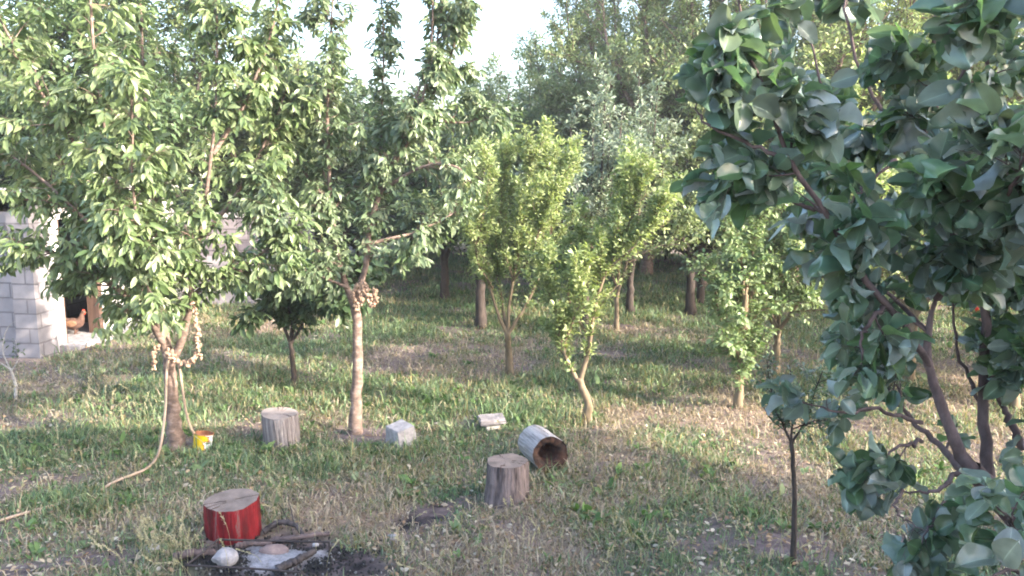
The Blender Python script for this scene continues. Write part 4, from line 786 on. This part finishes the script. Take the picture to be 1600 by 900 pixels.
# ------------------------------------------------------------------ shed, wall, hen
def box_mb(mb, x0, x1, y0, y1, z0, z1, nx=1):
    v = [(x, y, z) for x in (x0, x1) for y in (y0, y1) for z in (z0, z1)]
    mb.add(v, [[0, 1, 3, 2], [4, 6, 7, 5], [0, 4, 5, 1], [2, 3, 7, 6], [0, 2, 6, 4], [1, 5, 7, 3]])
def block_mat(name, c1, c2, mortar, bw=.4, bh=.2, axis='x', msize=.012):
    m, n, out = mat(name); L = n.links.new; tc = N_(n, 'ShaderNodeTexCoord'); sp = N_(n, 'ShaderNodeSeparateXYZ'); L(tc.outputs['Object'], sp.inputs[0]); cb = N_(n, 'ShaderNodeCombineXYZ')
    ad = N_(n, 'ShaderNodeMath', operation='ADD'); L(sp.outputs[0], ad.inputs[0]); L(sp.outputs[1], ad.inputs[1]); L(ad.outputs[0], cb.inputs[0]); L(sp.outputs[2], cb.inputs[1])
    br = N_(n, 'ShaderNodeTexBrick'); br.inputs['Scale'].default_value = 1; br.inputs['Brick Width'].default_value = bw; br.inputs['Row Height'].default_value = bh; br.inputs['Mortar Size'].default_value = msize; br.inputs['Mortar Smooth'].default_value = .3
    br.inputs['Color1'].default_value = (*c1, 1); br.inputs['Color2'].default_value = (*c2, 1); br.inputs['Mortar'].default_value = (*mortar, 1); L(cb.outputs[0], br.inputs[0])
    no = N_(n, 'ShaderNodeTexNoise'); no.inputs['Scale'].default_value = 8; no.inputs['Detail'].default_value = 8; L(tc.outputs['Object'], no.inputs[0]); mr = N_(n, 'ShaderNodeMapRange'); mr.inputs[3].default_value = .7; mr.inputs[4].default_value = 1.25; L(no.outputs[0], mr.inputs[0])
    s = N_(n, 'ShaderNodeVectorMath', operation='SCALE'); L(br.outputs[0], s.inputs[0]); L(mr.outputs[0], s.inputs['Scale']); p = N_(n, 'ShaderNodeBsdfPrincipled'); p.inputs['Roughness'].default_value = .9; L(s.outputs[0], p.inputs['Base Color'])
    b = N_(n, 'ShaderNodeBump'); b.inputs['Strength'].default_value = .8; b.inputs['Distance'].default_value = .012; b.invert = True; ad2 = N_(n, 'ShaderNodeMath', operation='MULTIPLY_ADD'); L(no.outputs[0], ad2.inputs[0]); ad2.inputs[1].default_value = .3; L(br.outputs['Fac'], ad2.inputs[2]); L(ad2.outputs[0], b.inputs['Height']); L(b.outputs[0], p.inputs['Normal'])
    L(p.outputs[0], out.inputs[0]); return m
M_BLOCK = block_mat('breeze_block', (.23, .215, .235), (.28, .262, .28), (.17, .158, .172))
M_BLOCK_W = block_mat('whitewashed_block', (.55, .54, .54), (.62, .61, .6), (.45, .44, .43), msize=.006)
M_WOODP = surf_mat('old_plank', (.06, .035, .028), (.14, .085, .065), 8, stretch=(4, 4, .4))
M_PLANK = surf_mat('yellow_plank', (.3, .2, .09), (.4, .28, .14), 8, stretch=(4, 4, .4))
def shed():
    # local frame: origin at the pilaster's near outer corner, +y along the door side (away from the camera), +x towards the orchard
    c = g(50, 560); root = empty('shed', (c[0], c[1], 0), 'breeze block and whitewashed shed with dark open doorway at the left edge', 'shed'); root.rotation_euler = (0, 0, -.1); bpy.context.view_layer.update()
    def P(name, m_, *boxes):
        mb = MB()
        for b_ in boxes: box_mb(mb, *b_)
        o = mb.build(name, m_, smooth=False); o.parent = root; return o
    P('pilaster', M_BLOCK, (-.2, .12, 0, .38, -.1, 1.95))
    P('front_wall', M_BLOCK, (-3.0, -.202, .1, .28, -.1, 1.95))
    P('wall', M_BLOCK_W, (-.15, .05, .382, .66, -.1, 1.9), (-.15, .05, 1.5, 3.6, -.1, 1.9), (-.15, .05, .66, 1.5, 1.82, 1.9))
    P('lintel', M_CONC, (-.17, .07, .4, 3.6, 1.9, 2.02))
    P('back_wall', M_BLOCK, (-3.0, .05, 3.602, 3.8, -.1, 2.0))
    P('inner_wall', M_BLOCK, (-1.6, -1.5, .29, 3.59, 0, 2.0))
    P('floor_slab', M_CONC, (-1.49, .35, .5, 2.2, -.08, .06))
    P('door_frame', M_WOODP, (-.1, .08, 1.4, 1.498, .06, 1.818), (-.1, .04, .662, .7, .06, 1.818))
    P('roof', surf_mat('sheet_roof', (.3, .29, .3), (.5, .49, .5), 5), (-3.2, .35, -.2, 4.0, 2.2, 2.24))
    P('rafter', M_WOODP, *[(-3.1, .3, y, y+.07, 2.1, 2.198) for y in (.15, 1.2, 2.3, 3.5)])
    mb = MB(); box_mb(mb, -.04, .04, -.35, .35, -.015, .015); o = mb.build('plank', M_PLANK, smooth=False); o.parent = root; o.location = (.03, .35, 2.09); o.rotation_euler = (-.35, 0, .5)
    # shelf boards inside
    P('shelf', M_WOODP, (-1.48, -.9, .6, 2.6, .9, .94), (-1.48, -.9, .6, 2.6, .45, .49))
shed()
# wall behind
mb = MB(); q = g(300, 478); x0 = q[0]-1.2; y = q[1]+.3
box_mb(mb, 0, 3.4, 0, .2, -.1, 1.62)
wl = empty('block_wall', (x0, y, 0), 'shaded grey block wall behind the left cherry, right of the shed', 'wall'); bpy.context.view_layer.update()
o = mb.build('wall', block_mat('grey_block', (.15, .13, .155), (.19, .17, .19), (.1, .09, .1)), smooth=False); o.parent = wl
mb = MB(); box_mb(mb, -.03, 3.43, -.04, .24, 1.622, 1.7); o = mb.build('coping', M_CONC, smooth=False); o.parent = wl
mb = MB(); box_mb(mb, .0, 3.4, -.02, -.002, -.1, .9); o = mb.build('plaster_band', surf_mat('pale_render', (.24, .22, .25), (.34, .32, .35), 5), smooth=False); o.parent = wl

def hen():
    c = g(119, 529); c = np.array([c[0], c[1], .06]); root = empty('hen', c, 'brown hen standing in the shed doorway, facing right', 'hen'); root.rotation_euler = (0, 0, .15); bpy.context.view_layer.update()
    m_ = surf_mat('hen_feathers', (.06, .032, .026), (.15, .085, .065), 24, .85, .6); spine = [(-.2, 0, .27), (-.15, 0, .22), (-.1, 0, .175), (-.03, 0, .155), (.05, 0, .17), (.09, 0, .225), (.105, 0, .28), (.115, 0, .315), (.135, 0, .33), (.155, 0, .325), (.165, 0, .32)]
    r = [.018, .045, .075, .09, .08, .052, .033, .028, .028, .016, .004]; mb = MB(); tubes(mb, catmull(spine, 30), np.interp(np.linspace(0, 10, 30), range(11), r), 16)
    for s in (-1, 1): tubes(mb, catmull([(.0, s*.035, .11), (.01, s*.035, .05), (-.005, s*.035, 0), (.045, s*.04, .004)], 10), np.linspace(.018, .005, 10), 6)
    o = mb.build('body', m_); o.parent = root
    mb = MB(); tubes(mb, catmull([(.115, 0, .345), (.135, 0, .365), (.155, 0, .345)], 8), np.full(8, .007), 6, cap=True); tubes(mb, catmull([(.15, 0, .315), (.15, 0, .295)], 4), np.full(4, .008), 6, cap=True); o = mb.build('comb', M_RED); o.parent = root
    mb = MB(); tubes(mb, catmull([(.158, 0, .324), (.18, 0, .318)], 4), np.linspace(.008, .001, 4), 6); o = mb.build('beak', M_PLANK); o.parent = root
    for s in (-1, 1):
        v, f = sphere((-.03, s*.082, .17), (.085, .016, .05)); mb = MB(); mb.add(v, f); o = mb.build('wing', surf_mat('wing', (.14, .07, .04), (.3, .17, .11), 30)); o.parent = root
    mb = MB()
    for k in range(7): a = .5+.12*k; tubes(mb, catmull([(-.16, (k-3)*.008, .23), (-.2-.03*math.cos(a), (k-3)*.012, .28+.03*math.sin(a)), (-.21-.03*math.cos(a), (k-3)*.014, .32+.02*k/7)], 6), [.014, .016, .016, .014, .01, .004], 6)
    o = mb.build('tail', surf_mat('tail', (.08, .04, .03), (.2, .1, .07), 30)); o.parent = root
hen()

# unseen building added behind and right of the camera, sized to shade the foreground
def shade_house():
    root = empty('house', (5.2, -7.5, 0), 'plastered two storey house behind the camera, right side', 'house'); bpy.context.view_layer.update()
    pl = surf_mat('house_plaster', (.55, .52, .47), (.65, .61, .56), 4); rf = surf_mat('roof_tile', (.3, .12, .07), (.42, .2, .12), 6)
    def P(name, m_, *b):
        mb = MB()
        for q in b: box_mb(mb, *q)
        o = mb.build(name, m_, smooth=False); o.parent = root; return o
    P('wall', pl, (0, 5, 0, 9.9, -.1, 4.6))
    mb = MB(); mb.add([(-.4, -.4, 4.602), (5.4, -.4, 4.602), (5.4, 10.2, 4.602), (-.4, 10.2, 4.602), (2.5, 2.5, 5.6), (2.5, 7.0, 5.6)], [[0, 1, 2, 3]]); mb.extra([[0, 4, 1], [2, 5, 3]], 0, 6); mb.extra([[1, 4, 5, 2], [3, 5, 4, 0]], 0, 6); o = mb.build('roof', rf, smooth=False); o.parent = root
    wd = surf_mat('window_glass', (.03, .04, .05), (.05, .06, .07), 3, .1)
    for y in (1.5, 5.5):
        for z in (1, 3.3): P('window', wd, (-.03, -.002, y, y+1.3, z, z+.9))
shade_house()

# ------------------------------------------------------------------ veil: scattering volume added to lift the blacks like lens glare
def veil():
    m, n, out = mat('haze_air'); v = N_(n, 'ShaderNodeVolumePrincipled'); v.inputs['Density'].default_value = .0018; v.inputs['Color'].default_value = (.93, .95, 1, 1); v.inputs['Anisotropy'].default_value = .3
    n.links.new(v.outputs[0], out.inputs['Volume']); mb = MB(); box_mb(mb, -320, 320, -320, 320, -1.2, 14); o = mb.build('haze', m, smooth=False)
    tag(o, 'thin pale haze hanging in the evening air', 'haze', kind='stuff')
veil()
